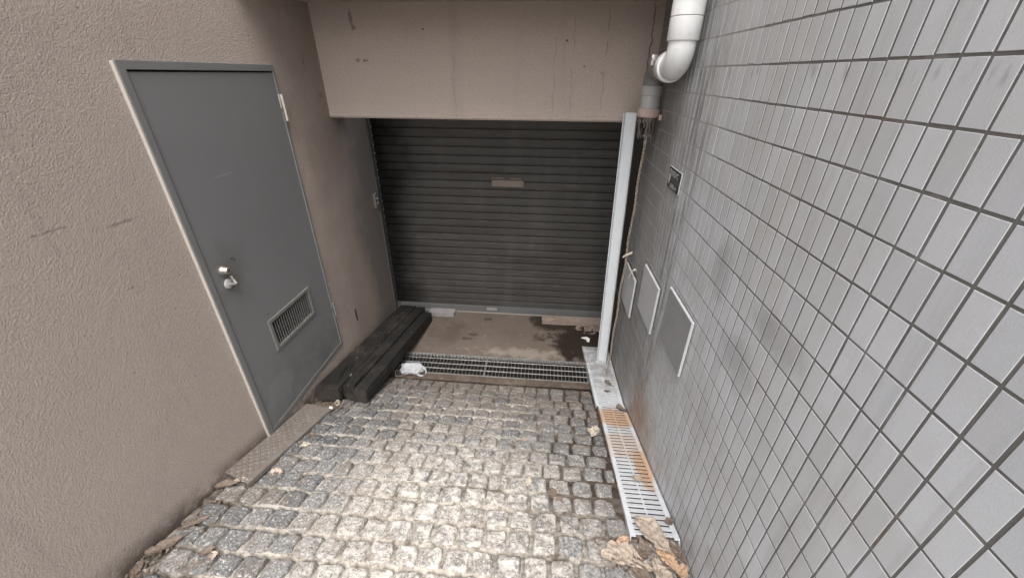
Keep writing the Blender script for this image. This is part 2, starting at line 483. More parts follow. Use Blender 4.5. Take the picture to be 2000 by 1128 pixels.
def floor_mat():
    t = Mt('garage_concrete', 0.85, spec=0.3)
    n = t.noise(4, 6, 0.65)
    c = t.mix(n, (0.088, 0.069, 0.056), (0.175, 0.140, 0.116))
    c = t.mix(t.ramp(t.noise(30, 5, 0.7), [(0.5, 0.0), (0.75, 0.45)]), c, (0.12, 0.095, 0.08))
    c = t.mix(t.math('MULTIPLY', t.smooth(t.voro(14), 0.09, 0.05), 0.6), c, (0.42, 0.38, 0.33))
    lt = t.blob((-0.05, 2.78, -2.185), (0.45, 0.06, 0.2), 1.0, 12, 1.5, 0.3)
    c = t.mix(t.math('MULTIPLY', lt, 0.45), c, (0.36, 0.31, 0.26))
    d1 = t.blob((-0.88, 3.0, -2.185), (0.15, 0.24, 0.2), 0.7, 8, 1.6, 0.3)
    c = t.mix(t.math('MULTIPLY', d1, 0.6), c, (0.075, 0.056, 0.045))
    rr = t.N('ShaderNodeMath')
    wet1 = t.blob((0.52, 3.03, -2.185), (0.42, 0.36, 0.2), 0.42, 8, 1.25, 0.75)
    wet2 = t.blob((0.16, 3.34, -2.185), (0.26, 0.2, 0.2), 0.42, 8, 1.25, 0.75)
    wet = t.math('MAXIMUM', wet1, wet2)
    c = t.mix(wet, c, (0.030, 0.022, 0.017))
    for cc in ((-0.62, 3.02, -2.18), (0.03, 3.0, -2.18), (0.12, 3.05, -2.18), (-0.52, 3.3, -2.18), (-0.67, 2.95, -2.18)):
        c = t.mix(t.math('MULTIPLY', t.blob(cc, (0.045, 0.022, 0.05), 1.1, 35), 0.8), c, (0.05, 0.04, 0.033))
    x, y, z = t.xyz()
    edge = t.smooth(y, 2.46, 2.43)
    c = t.mix(t.math('MULTIPLY', edge, t.smooth(t.noise(8, 5, 0.7), 0.35, 0.6)), c, (0.075, 0.055, 0.042))
    t.color(c)
    t.rough(t.math('SUBTRACT', 0.88, t.math('MULTIPLY', wet, 0.5)))
    t.bump(t.math('ADD', t.noise(50, 5, 0.7), t.noise(9, 4)), 0.004, 0.6)
    return t.m

def galv_mat(name='galvanised_steel', a=(0.42, 0.435, 0.45), b=(0.60, 0.615, 0.63), dirt=(0.2, 0.17, 0.14), damt=0.6, metal=0.35, rough=0.5):
    t = Mt(name, rough, metal)
    c = t.mix(t.noise(14, 5, 0.65), a, b)
    c = t.mix(t.ramp(t.noise(26, 6, 0.72), [(0.52, 0.0), (0.74, damt)]), c, dirt)
    t.color(c); t.bump(t.noise(120, 3), 0.0008, 0.5)
    return t

def drain_mat():
    t = galv_mat('galvanised_grating', (0.56, 0.575, 0.60), (0.72, 0.735, 0.76), (0.34, 0.32, 0.30), 0.45, 0.05)
    c = t.b.inputs['Base Color'].links[0].from_socket
    m1 = t.blob((0.53, 1.93, -2.02), (0.13, 0.13, 0.2), 0.35, 9)
    m2 = t.blob((0.60, 1.45, -1.86), (0.045, 0.17, 0.2), 0.35, 9)
    m3 = t.blob((0.53, 1.62, -1.92), (0.12, 0.12, 0.2), 0.6, 9)
    m = t.math('MAXIMUM', t.math('MAXIMUM', m1, m2), t.math('MULTIPLY', m3, 0.5))
    c = t.mix(t.math('MULTIPLY', m, 0.85), c, t.mix(t.noise(60, 4), (0.50, 0.29, 0.155), (0.62, 0.42, 0.26)))
    # grey grime on the far length
    x, y, z = t.xyz()
    g = t.math('MULTIPLY', t.smooth(y, 2.08, 2.5), t.smooth(t.noise(12, 5, 0.7), 0.3, 0.6))
    c = t.mix(t.math('MULTIPLY', g, 0.7), c, (0.24, 0.225, 0.21))
    t.color(c)
    return t.m

def leaf_mat(name, a, b):
    t = Mt(name, 0.7, spec=0.3)
    c = t.mix(t.noise(35, 5, 0.65), a, b)
    c = t.mix(t.ramp(t.noise(70, 5, 0.7), [(0.48, 0.0), (0.7, 0.75)]), c, tuple(k * 0.35 for k in a))
    t.color(c); t.bump(t.noise(140, 4), 0.003, 0.9)
    return t.m

def simple(name, c, rough=0.6, metal=0.0, var=0.25, scale=20, bumpd=0.0008):
    return paint_mat(name, tuple(k * (1 - var) for k in c), tuple(min(1, k * (1 + var)) for k in c), rough, tuple(k * 0.45 for k in c), 0.4, scale, metal, bumpd)

M = dict(
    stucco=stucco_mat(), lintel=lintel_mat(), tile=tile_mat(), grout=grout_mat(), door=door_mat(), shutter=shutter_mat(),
    timber=timber_mat(), granite=granite_mat(), mortar=mortar_mat(), floor=floor_mat(), drain=drain_mat(),
    caulk=simple('caulk', (0.44, 0.395, 0.35), 0.7, 0, 0.12, 30),
    frame=paint_mat('frame_paint', (0.145, 0.147, 0.147), (0.175, 0.176, 0.176), 0.42, (0.09, 0.085, 0.08), 0.4, 4),
    bright=simple('bright_metal', (0.62, 0.59, 0.55), 0.32, 0.85, 0.1, 40),
    brass=simple('aged_metal', (0.42, 0.37, 0.32), 0.4, 0.8, 0.15, 60),
    dark=simple('dark_void', (0.012, 0.011, 0.010), 0.9),
    louver=simple('louver_paint', (0.17, 0.165, 0.155), 0.5, 0.1, 0.15, 20),
    post=paint_mat('post_paint', (0.54, 0.56, 0.575), (0.66, 0.68, 0.69), 0.42, (0.30, 0.29, 0.27), 0.35, 9),
    postrust=simple('post_edge', (0.40, 0.37, 0.34), 0.6),
    jamb=paint_mat('jamb_paint', (0.030, 0.024, 0.020), (0.062, 0.05, 0.042), 0.7, (0.09, 0.06, 0.045), 0.5, 6),
    pvc=paint_mat('white_pvc', (0.66, 0.662, 0.65), (0.77, 0.772, 0.76), 0.36, (0.42, 0.40, 0.36), 0.5, 7, 0, 0.0002),
    gpvc=paint_mat('grey_pvc', (0.30, 0.30, 0.295), (0.37, 0.365, 0.36), 0.42, (0.22, 0.2, 0.185), 0.5, 10, 0, 0.0003),
    dpvc=paint_mat('dark_pvc', (0.16, 0.16, 0.16), (0.21, 0.21, 0.205), 0.4, (0.1, 0.1, 0.1), 0.4, 10, 0, 0.0003),
    rust=simple('rusty_iron', (0.26, 0.16, 0.12), 0.8, 0.1, 0.4, 30, 0.002),
    pinkrust=simple('faded_collar', (0.42, 0.31, 0.27), 0.75, 0.0, 0.25, 30, 0.001),
    rag=simple('rotten_wrap', (0.13, 0.105, 0.09), 0.9, 0.0, 0.5, 30, 0.003),
    chain=simple('dull_chain', (0.42, 0.355, 0.29), 0.5, 0.5, 0.3, 60),
    tape=simple('cream_tape', (0.66, 0.60, 0.51), 0.6, 0.0, 0.1, 40),
    slab=paint_mat('panel_face', (0.40, 0.40, 0.405), (0.47, 0.47, 0.475), 0.6, (0.3, 0.29, 0.28), 0.3, 5),
    slabdirty=paint_mat('panel_face_dirty', (0.19, 0.19, 0.192), (0.30, 0.30, 0.302), 0.65, (0.13, 0.128, 0.125), 0.6, 4),
    slabedge=simple('panel_edge', (0.50, 0.50, 0.495), 0.6, 0, 0.12, 60),
    signdark=simple('sign_dark', (0.035, 0.033, 0.032), 0.5, 0, 0.15, 60),
    signgrey=simple('sign_grey', (0.075, 0.073, 0.07), 0.5, 0, 0.15, 60),
    signwhite=simple('sign_white', (0.50, 0.49, 0.47), 0.6, 0, 0.1, 60),
    plate=galv_mat('tread_plate', (0.135, 0.116, 0.102), (0.235, 0.208, 0.186), (0.15, 0.10, 0.07), 0.9, 0.05, 0.7).m,
    bars=galv_mat('dull_bars', (0.085, 0.08, 0.075), (0.19, 0.18, 0.17), (0.07, 0.05, 0.04), 0.8, 0.2, 0.6).m,
    gully=galv_mat('gully_grating', (0.24, 0.235, 0.225), (0.44, 0.43, 0.41), (0.10, 0.075, 0.055), 0.9, 0.3, 0.55).m,
    block=simple('old_block', (0.25, 0.24, 0.235), 0.9, 0, 0.35, 18, 0.003),
    blocktan=simple('tan_block', (0.26, 0.20, 0.165), 0.9, 0, 0.4, 22, 0.004),
    ebony=simple('pit_soil', (0.03, 0.025, 0.02), 0.95, 0, 0.4, 15, 0.004),
    steelbar=paint_mat('shutter_bar', (0.105, 0.105, 0.104), (0.15, 0.15, 0.148), 0.45, (0.08, 0.07, 0.06), 0.5, 6),
    rail=simple('guide_rail_steel', (0.075, 0.072, 0.068), 0.55, 0, 0.3, 12),
    edgebar=simple('bar_edge', (0.36, 0.33, 0.30), 0.5, 0.3),
    patch=paint_mat('paper_patch', (0.17, 0.135, 0.11), (0.23, 0.19, 0.16), 0.8, (0.09, 0.07, 0.06), 0.6, 16),
    bag=None, paper=simple('white_litter', (0.7, 0.68, 0.62), 0.7, 0, 0.08, 30),
    street=simple('street_asphalt', (0.22, 0.21, 0.20), 0.9, 0, 0.2, 3, 0.003),
    leaf_tan=leaf_mat('leaf_tan', (0.34, 0.275, 0.22), (0.47, 0.395, 0.325)),
    leaf_orange=leaf_mat('leaf_orange', (0.42, 0.27, 0.17), (0.54, 0.38, 0.26)),
    leaf_brown=leaf_mat('leaf_brown', (0.12, 0.088, 0.068), (0.22, 0.172, 0.138)),
    leaf_pale=leaf_mat('leaf_pale', (0.45, 0.39, 0.31), (0.58, 0.51, 0.42)),
)
def bag_mat():
    t = Mt('thin_plastic', 0.38, spec=0.5)
    t.color(t.mix(t.noise(30, 4), (0.50, 0.51, 0.53), (0.66, 0.67, 0.69)))
    t.b.inputs['Transmission Weight'].default_value = 0.15
    t.bump(t.noise(55, 5, 0.65, None, 2.5), 0.012, 1.0)
    return t.m
M['bag'] = bag_mat()

# ------------------------------------------------------------------ the ground's shape
XL, XR = -1.5, 0.64
YS = 3.44
Z0 = -2.185
_yl = [-9, .3, .63, 1.32, 1.43, 1.8, 2.3, 2.38, 9]; _zl = [-1.62, -1.62, -1.655, -1.795, -1.825, -1.955, -2.15, -2.185, -2.185]
_yr = [-9, .5, .839, 1.318, 2.09, 2.36, 9]; _zr = [-1.63, -1.63, -1.695, -1.805, -2.075, -2.185, -2.185]
def zg(x, y):
    t = min(1, max(0, (x - XL) / (XR - XL)))
    return (1 - t) * float(np.interp(y, _yl, _zl)) + t * float(np.interp(y, _yr, _zr))

def ns(p, s, seed=0.0):
    return mnoise.noise(Vector((p[0] * s + seed, p[1] * s - seed * 0.7, (p[2] if len(p) > 2 else 0) * s + seed * 1.3)))

# ------------------------------------------------------------------ setting: ramp, floor, street
rnd = random.Random(7)
Y_C0, Y_C1 = -0.85, 2.375
# rows of setts: the joints between them
PITCH = 0.1058
ROWS = [2.333]
while ROWS[-1] > Y_C0: ROWS.append(ROWS[-1] - PITCH - rnd.uniform(-0.003, 0.003))
def mid_(x, y): return max(0, 1 - abs(x + 0.3) / 0.75) * max(0, min(1, (1.4 - y) / 0.4))
def row_wave(x, k): return 0.006 * ns((x, ROWS[k]), 1.6, 9)
# mortar bed: low against the far edge of each row, banked up against the next one
nx = 150
yv = [2.44, 2.40, 2.37]
for k, yr in enumerate(ROWS):
    yv += [yr + 0.0125, yr + 0.009, yr + 0.005, yr + 0.001, yr - 0.004, yr - 0.009, yr - 0.03, yr - 0.055, yr - 0.08]
V = []; F = []
for q, y0_ in enumerate(yv):
    for i in range(nx + 1):
        x = XL - 0.02 + (XR - XL + 0.04) * i / nx
        y = y0_; fill = -0.013
        if q >= 3:
            k, ph = divmod(q - 3, 9)
            y += row_wave(x, k)
            fill = (0.000, -0.001, -0.005, -0.012, -0.021, -0.021, -0.011, -0.010, -0.008)[ph]
            brk = ns((x * 1.0, ROWS[k] * 1.7), 5.5, 31) + 0.6 * ns((x, ROWS[k]), 17, 12)
            if ph < 5: fill -= 0.011 * max(0, min(1, 0.25 + 1.5 * brk)) * (0.5 if mid_(x, y) > 0.3 else 1)
        mid = max(0, 1 - abs(x + 0.3) / 0.75) * max(0, min(1, (1.4 - y) / 0.4))
        fill = fill + 0.55 * mid * (-fill - 0.001 if fill < -0.001 else 0)
        if x > 0 and y > 1.15: fill -= 0.007 * min(1, (y - 1.15) / 0.2)
        fill += 0.0045 * ns((x, y), 11, 2) + 0.0035 * ns((x, y), 45, 3)
        V.append((x, y, zg(x, y) + fill))
for j in range(len(yv) - 1):
    for i in range(nx):
        a = j * (nx + 1) + i
        F.append([a, a + nx + 1, a + nx + 2, a + 1])
link('mortar_bed', V, F, M['mortar'], smooth=True, kind='structure')

# granite setts, one continuous pavement
def setts():
    V = []; F = []; A = []
    for r, yrow in enumerate(ROWS[:-1]):
        pitch = yrow - ROWS[r + 1]
        yc = yrow - pitch / 2
        x = XL + 0.035 + rnd.uniform(0, 0.05)
        while x < XR - 0.02:
            w = rnd.uniform(0.088, 0.108)
            gap = rnd.uniform(0.001, 0.006) + (0.008 if (x > 0 and yc > 1.2) else (0.006 * rnd.random() if yc > 1.5 else 0)) + (0.006 * rnd.random() if yc < 1.2 else 0)
            lim = 0.424 if yc > 0.955 else XR - 0.006
            if x > lim - 0.012: break
            if x + w > lim: w = lim - x
            # the drain and the tread plate stand in their own slots
            xc = x + w / 2
            skip = (w < 0.035)
            if xc < -1.36 and 1.10 < yc < 1.76: skip = True
            if xc < -1.36 and yc > 1.76: skip = True
            if not skip:
                one(V, F, A, x + w / 2, yc + row_wave(x + w / 2, r) - 0.001, w / 2, pitch / 2 - rnd.uniform(0.0045, 0.0075) - (0.0035 if yc > 1.35 else 0))
            x += w + gap
    return V, F, A

def one(V, F, A, cx, cy_, hx, hy):
    n = 17
    rot = rnd.gauss(0, 0.035); sk = rnd.gauss(0, 0.05); tp = rnd.gauss(0, 0.04)
    up = rnd.uniform(-0.0035, 0.004); tx = rnd.gauss(0, 0.035); ty = rnd.gauss(0, 0.03) + 0.085
    seed = rnd.uniform(0, 50)
    cr, sr = math.cos(rot), math.sin(rot)
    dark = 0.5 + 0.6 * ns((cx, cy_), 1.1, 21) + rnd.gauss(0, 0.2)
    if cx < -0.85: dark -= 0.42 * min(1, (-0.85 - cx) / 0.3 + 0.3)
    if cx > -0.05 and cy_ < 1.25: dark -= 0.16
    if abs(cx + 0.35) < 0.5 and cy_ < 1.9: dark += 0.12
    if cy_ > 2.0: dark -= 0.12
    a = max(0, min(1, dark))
    b0 = len(V)
    for j in range(n):
        v = -1 + 2 * j / (n - 1)
        v = math.copysign(abs(v) ** 0.72, v)
        for i in range(n):
            u = -1 + 2 * i / (n - 1)
            u = math.copysign(abs(u) ** 0.72, u)
            # squash the square toward a rounded square
            q = max(abs(u), abs(v)); 
            rr = (abs(u) ** 10 + abs(v) ** 10) ** (1 / 10) or 1
            k = q / rr
            uu, vv = u * k, v * k
            e = 1 + 0.085 * ns((u * 1.3, v * 1.3), 1.0, seed) + 0.055 * ns((u * 3, v * 3), 1.0, seed + 7)
            lx = uu * hx * e * (1 + tp * vv) + sk * vv * hx * 0.3
            ly = vv * hy * e
            fall = max(0, q - 0.80) / 0.20
            h = 0.0075 + up - 0.032 * fall ** 2.2 - 0.001 * q ** 2 + tx * lx + ty * ly
            h += 0.0062 * ns((lx, ly), 26, seed) + 0.0034 * ns((lx, ly), 62, seed + 3) + 0.002 * abs(ns((lx, ly), 45, seed + 9))
            X = cx + lx * cr - ly * sr; Y = cy_ + lx * sr + ly * cr
            if X > XR - 0.003: X = XR - 0.003
            if X < XL + 0.002: X = XL + 0.002
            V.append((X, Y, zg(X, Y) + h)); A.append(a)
    for j in range(n - 1):
        for i in range(n - 1):
            p = b0 + j * n + i
            F.append([p, p + 1, p + n + 1, p + n])
V, F, A = setts()
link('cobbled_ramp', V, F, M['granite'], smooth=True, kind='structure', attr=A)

# garage forecourt slab, with a slot for the gully
GX0, GX1, GY0, GY1 = -1.30, 0.425, 2.445, 2.705
d = 0.40
zt = Z0 + 0.006
def slab_grid(x0, x1, y0, y1, step, z):
    V = []; F = []
    ax = np.linspace(x0, x1, max(2, int((x1 - x0) / step))); ay = np.linspace(y0, y1, max(2, int((y1 - y0) / step)))
    for y in ay:
        for x in ax:
            V.append((x, y, z + 0.004 * ns((x, y), 2, 4) + 0.0016 * ns((x, y), 14, 6)))
    n = len(ax)
    for j in range(len(ay) - 1):
        for i in range(n - 1):
            p = j * n + i; F.append([p, p + 1, p + n + 1, p + n])
    return V, F
mb = MB()
for x0, x1, y0, y1 in ((XL, 0.70, GY1, 3.60), (XL, GX0, 2.37, GY1), (GX1, 0.70, 2.37, GY1), (GX0, GX1, 2.37, GY0)):
    mb.add(*slab_grid(x0, x1, y0, y1, 0.03, Z0))
mb.build('garage_floor', M['floor'], smooth=True, kind='structure')
mb = MB()
mb.add([(GX0, GY0, Z0 - d), (GX1, GY0, Z0 - d), (GX1, GY1, Z0 - d), (GX0, GY1, Z0 - d)], [[0, 1, 2, 3]])
# gully walls
mb.add([(GX0, GY0, zt - 0.008), (GX1, GY0, zt - 0.008), (GX1, GY0, Z0 - d), (GX0, GY0, Z0 - d)], [[0, 1, 2, 3]])
mb.add([(GX0, GY1, zt - 0.008), (GX1, GY1, zt - 0.008), (GX1, GY1, Z0 - d), (GX0, GY1, Z0 - d)], [[3, 2, 1, 0]])
mb.build('gully_bed', M['ebony'], kind='structure')
# drain channel bed along the tiled wall
mb = MB()
ys = np.linspace(0.95, 2.95, 30)
V = []; F = []
for y in ys:
    z = zdr = float(np.interp(y, [0.95, 2.09, 2.95], [-1.70, -2.06, -2.18])) - 0.10
    V += [(0.41, y, z), (0.64, y, z)]
for i in range(len(ys) - 1): F.append([2 * i, 2 * i + 1, 2 * i + 3, 2 * i + 2])
link('drain_bed', V, F, M['ebony'], kind='structure')
# street behind and a wide base sheet
mb = MB()
mb.add([(-60, -60, -1.75), (60, -60, -1.75), (60, -0.85, -1.632), (-60, -0.85, -1.632)], [[0, 1, 2, 3]])
mb.add([(-60, -0.85, -1.632), (XL - 0.02, -0.85, -1.632), (XL - 0.02, 60, -1.632), (-60, 60, -1.632)], [[0, 1, 2, 3]])
mb.add([(XR + 0.02, -0.85, -1.636), (60, -0.85, -1.636), (60, 60, -1.636), (XR + 0.02, 60, -1.636)], [[0, 1, 2, 3]])
mb.build('street', M['street'], kind='structure')

# ------------------------------------------------------------------ left stucco wall with its door opening
DY0, DY1, DZ0, DZ1 = 1.42, 2.292, -1.816, 0.034
def holed_wall():
    ysb = [0.15, DY0, DY1, YS + 0.16]; zsb = [-2.6, DZ0, DZ1, 3.5]
    V = []; F = []
    for y in ysb:
        for z in zsb: V.append((XL, y, z))
    for i in range(3):
        for j in range(3):
            if i == 1 and j == 1: continue
            p = i * 4 + j
            F.append([p, p + 4, p + 5, p + 1])
    D = 0.12
    b = len(V)
    c = [(XL, DY0, DZ0), (XL, DY1, DZ0), (XL, DY1, DZ1), (XL, DY0, DZ1)]
    V += c + [(XL - D, y, z) for _, y, z in c]
    for i in range(4):
        j = (i + 1) % 4
        F.append([b + i, b + j, b + 4 + j, b + 4 + i])
    F.append([b + 4, b + 5, b + 6, b + 7])
    b = len(V)
    x1 = XL - 0.25
    V += [(XL, 0.15, -2.6), (XL, 0.15, 3.5), (x1, 0.15, -2.6), (x1, 0.15, 3.5), (XL, 3.6, 3.5), (x1, 3.6, 3.5), (x1, 3.6, -2.6)]
    F += [[b, b + 1, b + 3, b + 2], [b + 1, b + 4, b + 5, b + 3], [b + 2, b + 3, b + 5, b + 6]]
    return V, F
V, F = holed_wall()
link('stucco_wall', V, F, M['stucco'], label='rough brown stucco wall with a grey steel door in it', cat='wall')

# ------------------------------------------------------------------ lintel over the shutter, soffit above it, out of view and sized for its shade
lt = thing('concrete_lintel', (-0.43, 2.81, -0.272), 'deep brown painted concrete beam spanning above the roller shutter', 'beam')
mb = MB()
LY = 2.81
prof = [(0, 0, -0.266), (0, 0.005, -0.272), (0, 0.22, -0.272), (0, 0.22, 0.40), (0, 0, 0.40), (0, 0.0, -0.238), (0, -0.004, -0.243), (0, -0.004, -0.262)]
mb.extr([(0, q[1], q[2]) for q in prof], (XL, LY, 0), (0.70, LY, 0))
mb.build('beam_face', M['lintel'], lt)
mb = MB(); mb.box((XL, 2.12, 0.372), (0.64, 2.806, 0.62)); mb.box((XL, 2.66, 0.62), (0.64, 2.806, 3.5))
mb.build('unseen_soffit', M['lintel'], lt)

# ------------------------------------------------------------------ tiled wall
TY, TZ = 0.05114, 0.1008
Y_T, Z_T = 0.7208, 0.0300
WY0, WY1 = 0.0, 2.81
TOP_T = 3.5
def tiled():
    V = []; F = []; A = []
    g = 0.0030; bev = 0.0007; th = 0.0014
    c0 = int(math.floor((WY0 - Y_T) / TY)); c1 = int(math.ceil((WY1 - Y_T) / TY))
    r0 = int(math.floor((-2.5 - Z_T) / TZ)); r1 = int(math.floor((min(TOP_T, 1.2) - Z_T) / TZ))
    for c in range(c0, c1):
        for r in range(r0, r1):
            ya, yb = Y_T + c * TY + g, Y_T + (c + 1) * TY - g
            za, zb = Z_T + r * TZ + g, Z_T + (r + 1) * TZ - g
            ya = max(ya, WY0); yb = min(yb, WY1)
            if yb - ya < 0.008: continue
            dx = rnd.gauss(0, 0.0002); dy = rnd.gauss(0, 0.0003); dz = rnd.gauss(0, 0.0004)
            k1 = rnd.gauss(0, 0.0001)
            ya += dy; yb += dy; za += dz; zb += dz
            b = len(V)
            rings = ((0.0, 0.0), (th - bev, 0.0), (th - 0.0002, 0.0004), (th, bev))
            for hh, ins in rings:
                x = XR + th - hh + (dx if hh else 0)
                V += [(x + k1, ya + ins, za + ins), (x - k1, yb - ins, za + ins), (x - k1, yb - ins, zb - ins), (x + k1, ya + ins, zb - ins)]
            A += [rnd.random()] * 16
            for q in range(3):
                for i in range(4):
                    j = (i + 1) % 4
                    F.append([b + q * 4 + i, b + q * 4 + j, b + q * 4 + 4 + j, b + q * 4 + 4 + i])
            F.append([b + 12, b + 13, b + 14, b + 15])
    return V, F, A
tw = thing('tiled_wall', (XR, 0.8, -2.2), 'tall wall of small pale grey upright tiles with dark joints', 'wall')
V, F, A = tiled()
o = link('tile_facing', V, F, M['tile'], tw, attr=A)
mb = MB(); mb.box((XR + 0.0014, WY0, -2.6), (XR + 0.3, WY1, TOP_T))
mb.build('grout_backing', M['grout'], tw)
# dark jamb between the tiles and the shutter
mb = MB(); mb.box((0.665, WY1 + 0.002, -2.5), (0.95, YS + 0.16, 0.6))
o = mb.build('painted_jamb', M['jamb'], label='dark brown painted return wall beside the shutter, behind the steel post', cat='wall')

# ------------------------------------------------------------------ roller shutter
sh = thing('roller_shutter', (-0.43, YS, Z0), 'dark grey grimy roller shutter closed across the garage mouth', 'shutter')
mb = MB()
P = 0.0712
ztop = -0.10; zbot = -2.103
z = zbot
prof = []
while z < ztop:
    prof += [(0, 0.002, z), (0, -0.0105, z + 0.0012), (0, -0.0125, z + 0.004), (0, -0.0140, z + 0.020), (0, -0.0150, z + 0.044), (0, -0.0155, z + 0.0585), (0, -0.0145, z + 0.0605), (0, -0.001, z + 0.0640), (0, 0.004, z + 0.0645), (0, 0.004, z + 0.0708)]
    z += P
mb.extr(prof, (-1.493, YS, 0), (0.64, YS, 0), closed=False)
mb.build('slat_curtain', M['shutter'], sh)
mb = MB()
mb.box((-1.455, YS - 0.022, -2.176), (0.64, YS + 0.012, -2.103), 0.003)
o = mb.build('bottom_bar', M['steelbar'], sh)
mb = MB()
mb.box((-1.455, YS - 0.034, -2.183), (0.64, YS + 0.012, -2.1765), 0.0015)
mb.build('bar_edge', M['edgebar'], o)
mb = MB(); mb.box((-0.545, YS - 0.024, -2.15), (-0.44, YS - 0.0222, -2.118)); mb.build('maker_tag', M['edgebar'], o)
# guide rail at the left
mb = MB()
mb.box((-1.4995, YS - 0.085, Z0), (-1.488, YS - 0.070, -0.2), 0.001)
mb.box((-1.4995, YS - 0.0695, Z0), (-1.494, YS - 0.014, -0.2), 0.0005)
mb.build('guide_rail', M['rail'], sh)
# what is left of a torn notice
mb = MB()
def ragged(x0, x1, z0, z1, y, n=14, amp=0.004):
    top = [(x0 + (x1 - x0) * i / n, y + 0.001 * rnd.random(), z1 + rnd.uniform(-amp, amp)) for i in range(n + 1)]
    bot = [(x0 + (x1 - x0) * i / n, y - 0.0005, z0 + rnd.uniform(-amp, amp) * 0.5) for i in range(n + 1)]
    V = top + bot; F = [[i, i + 1, n + 2 + i, n + 1 + i] for i in range(n)]
    return V, F
mb.add(*ragged(-0.470, -0.192, -0.868, -0.815, YS - 0.0180))
mb.add(*ragged(-0.470, -0.36, -0.800, -0.793, YS - 0.0178, 8, 0.002))
mb.add(*ragged(-0.31, -0.21, -0.802, -0.796, YS - 0.0178, 8, 0.002))
o = mb.build('torn_notice', M['patch'], sh)

# ------------------------------------------------------------------ steel door
dr = thing('steel_door', (XL, (DY0 + DY1) / 2, DZ0), 'plain grey flush steel door with a louvre near its foot', 'door')
mb = MB()
x0, x1 = XL - 0.05, XL + 0.014
fwid = 0.030
mb.box((x0, DY0, DZ0), (x1, DY0 + fwid, DZ1), 0.002)
mb.box((x0, DY1 - 0.014, DZ0), (x1, DY1, DZ1), 0.002)
mb.box((x0, DY0 + fwid, DZ1 - 0.03), (x1, DY1 - 0.014, DZ1), 0.002)
mb.box((x0, DY0 + fwid, DZ0), (x1 - 0.003, DY1 - 0.014, DZ0 + 0.026), 0.002)
o = mb.build('door_frame', M['frame'], dr)
mb = MB()
mb.box((XL - 0.004, DY0 - 0.0075, DZ0), (XL + 0.0125, DY0 - 0.0005, DZ1 - 0.004), 0.002)
mb.build('sealant_bead', M['caulk'], o)
PY0, PY1, PZ0, PZ1 = DY0 + fwid + 0.006, DY1 - 0.016, DZ0 + 0.031, DZ1 - 0.037
mb = MB()
LYa, LYb, LZa, LZb = 1.69, 2.068, -1.388, -1.22      # louvre opening
px0, px1 = XL - 0.030, XL + 0.008
mb.box((px0, PY0, PZ0), (px1, LYa, PZ1)); mb.box((px0, LYb, PZ0), (px1, PY1, PZ1))
mb2 = MB()
V = [(px1, PY0, PZ0), (px1, LYa, PZ0), (px1, LYb, PZ0), (px1, PY1, PZ0)]
ysb = [PY0, LYa, LYb, PY1]; zsb = [PZ0, LZa, LZb, PZ1]
mb = MB(); V = []; F = []
for y in ysb:
    for zz in zsb: V.append((px1, y, zz))
for i in range(3):
    for j in range(3):
        if i == 1 and j == 1: continue
        p = i * 4 + j; F.append([p, p + 4, p + 5, p + 1])
mb.add(V, F)
c = [(PY0, PZ0), (PY1, PZ0), (PY1, PZ1), (PY0, PZ1)]
for (ya, za), (yb, zb) in zip(c, c[1:] + c[:1]):
    mb.add([(px1, ya, za), (px0, ya, za), (px0, yb, zb), (px1, yb, zb)], [[0, 1, 2, 3]])
c = [(LYa, LZa), (LYb, LZa), (LYb, LZb), (LYa, LZb)]
for (ya, za), (yb, zb) in zip(c, c[1:] + c[:1]):
    mb.add([(px1, ya, za), (px1, yb, zb), (px0, yb, zb), (px0, ya, za)], [[0, 1, 2, 3]])
mb.build('door_leaf', M['door'], dr)
mb = MB()
f = 0.016
xo = px1 + 0.009
mb.box((px1 - 0.01, LYa - f, LZa - f), (xo, LYa + 0.004, LZb + f), 0.002)
mb.box((px1 - 0.01, LYb - 0.004, LZa - f), (xo, LYb + f, LZb + f), 0.002)
mb.box((px1 - 0.01, LYa + 0.004, LZa - f), (xo, LYb - 0.004, LZa + 0.004), 0.002)
mb.box((px1 - 0.01, LYa + 0.004, LZb - 0.004), (xo, LYb - 0.004, LZb + f), 0.002)
lv = mb.build('louvre', M['louver'], dr)
mb = MB()
nb = 18
for i in range(nb):
    yc = LYa + 0.008 + (LYb - LYa - 0.016) * (i + 0.5) / nb
    mb.add([(px1 + 0.004, yc - 0.006, LZa), (px1 - 0.013, yc + 0.004, LZa), (px1 - 0.0145, yc + 0.002, LZa), (px1 + 0.0025, yc - 0.008, LZa),
            (px1 + 0.004, yc - 0.006, LZb), (px1 - 0.013, yc + 0.004, LZb), (px1 - 0.0145, yc + 0.002, LZb), (px1 + 0.0025, yc - 0.008, LZb)],
           [[0, 1, 5, 4], [1, 2, 6, 5], [2, 3, 7, 6], [3, 0, 4, 7]])
mb.build('blade_set', M['louver'], lv)
mb = MB(); mb.box((px0 - 0.006, LYa, LZa), (px0 - 0.002, LYb, LZb)); mb.build('back_plate', M['dark'], lv)
# lock cylinder
mb = MB()
ky, kz = 1.522, -0.815
mb.tube([(px1 - 0.001, ky, kz), (px1 + 0.006, ky, kz), (px1 + 0.010, ky, kz), (px1 + 0.032, ky, kz), (px1 + 0.035, ky, kz)], [0.021, 0.021, 0.0175, 0.0165, 0.014], 28)
lk = flat_shade_angle(mb.build('lock_cylinder', M['brass'], dr))
mb = MB(); mb.tube([(px1 + 0.0335, ky, kz), (px1 + 0.036, ky, kz)], [0.0085, 0.0085], 20); mb.build('keyway', M['signgrey'], lk)
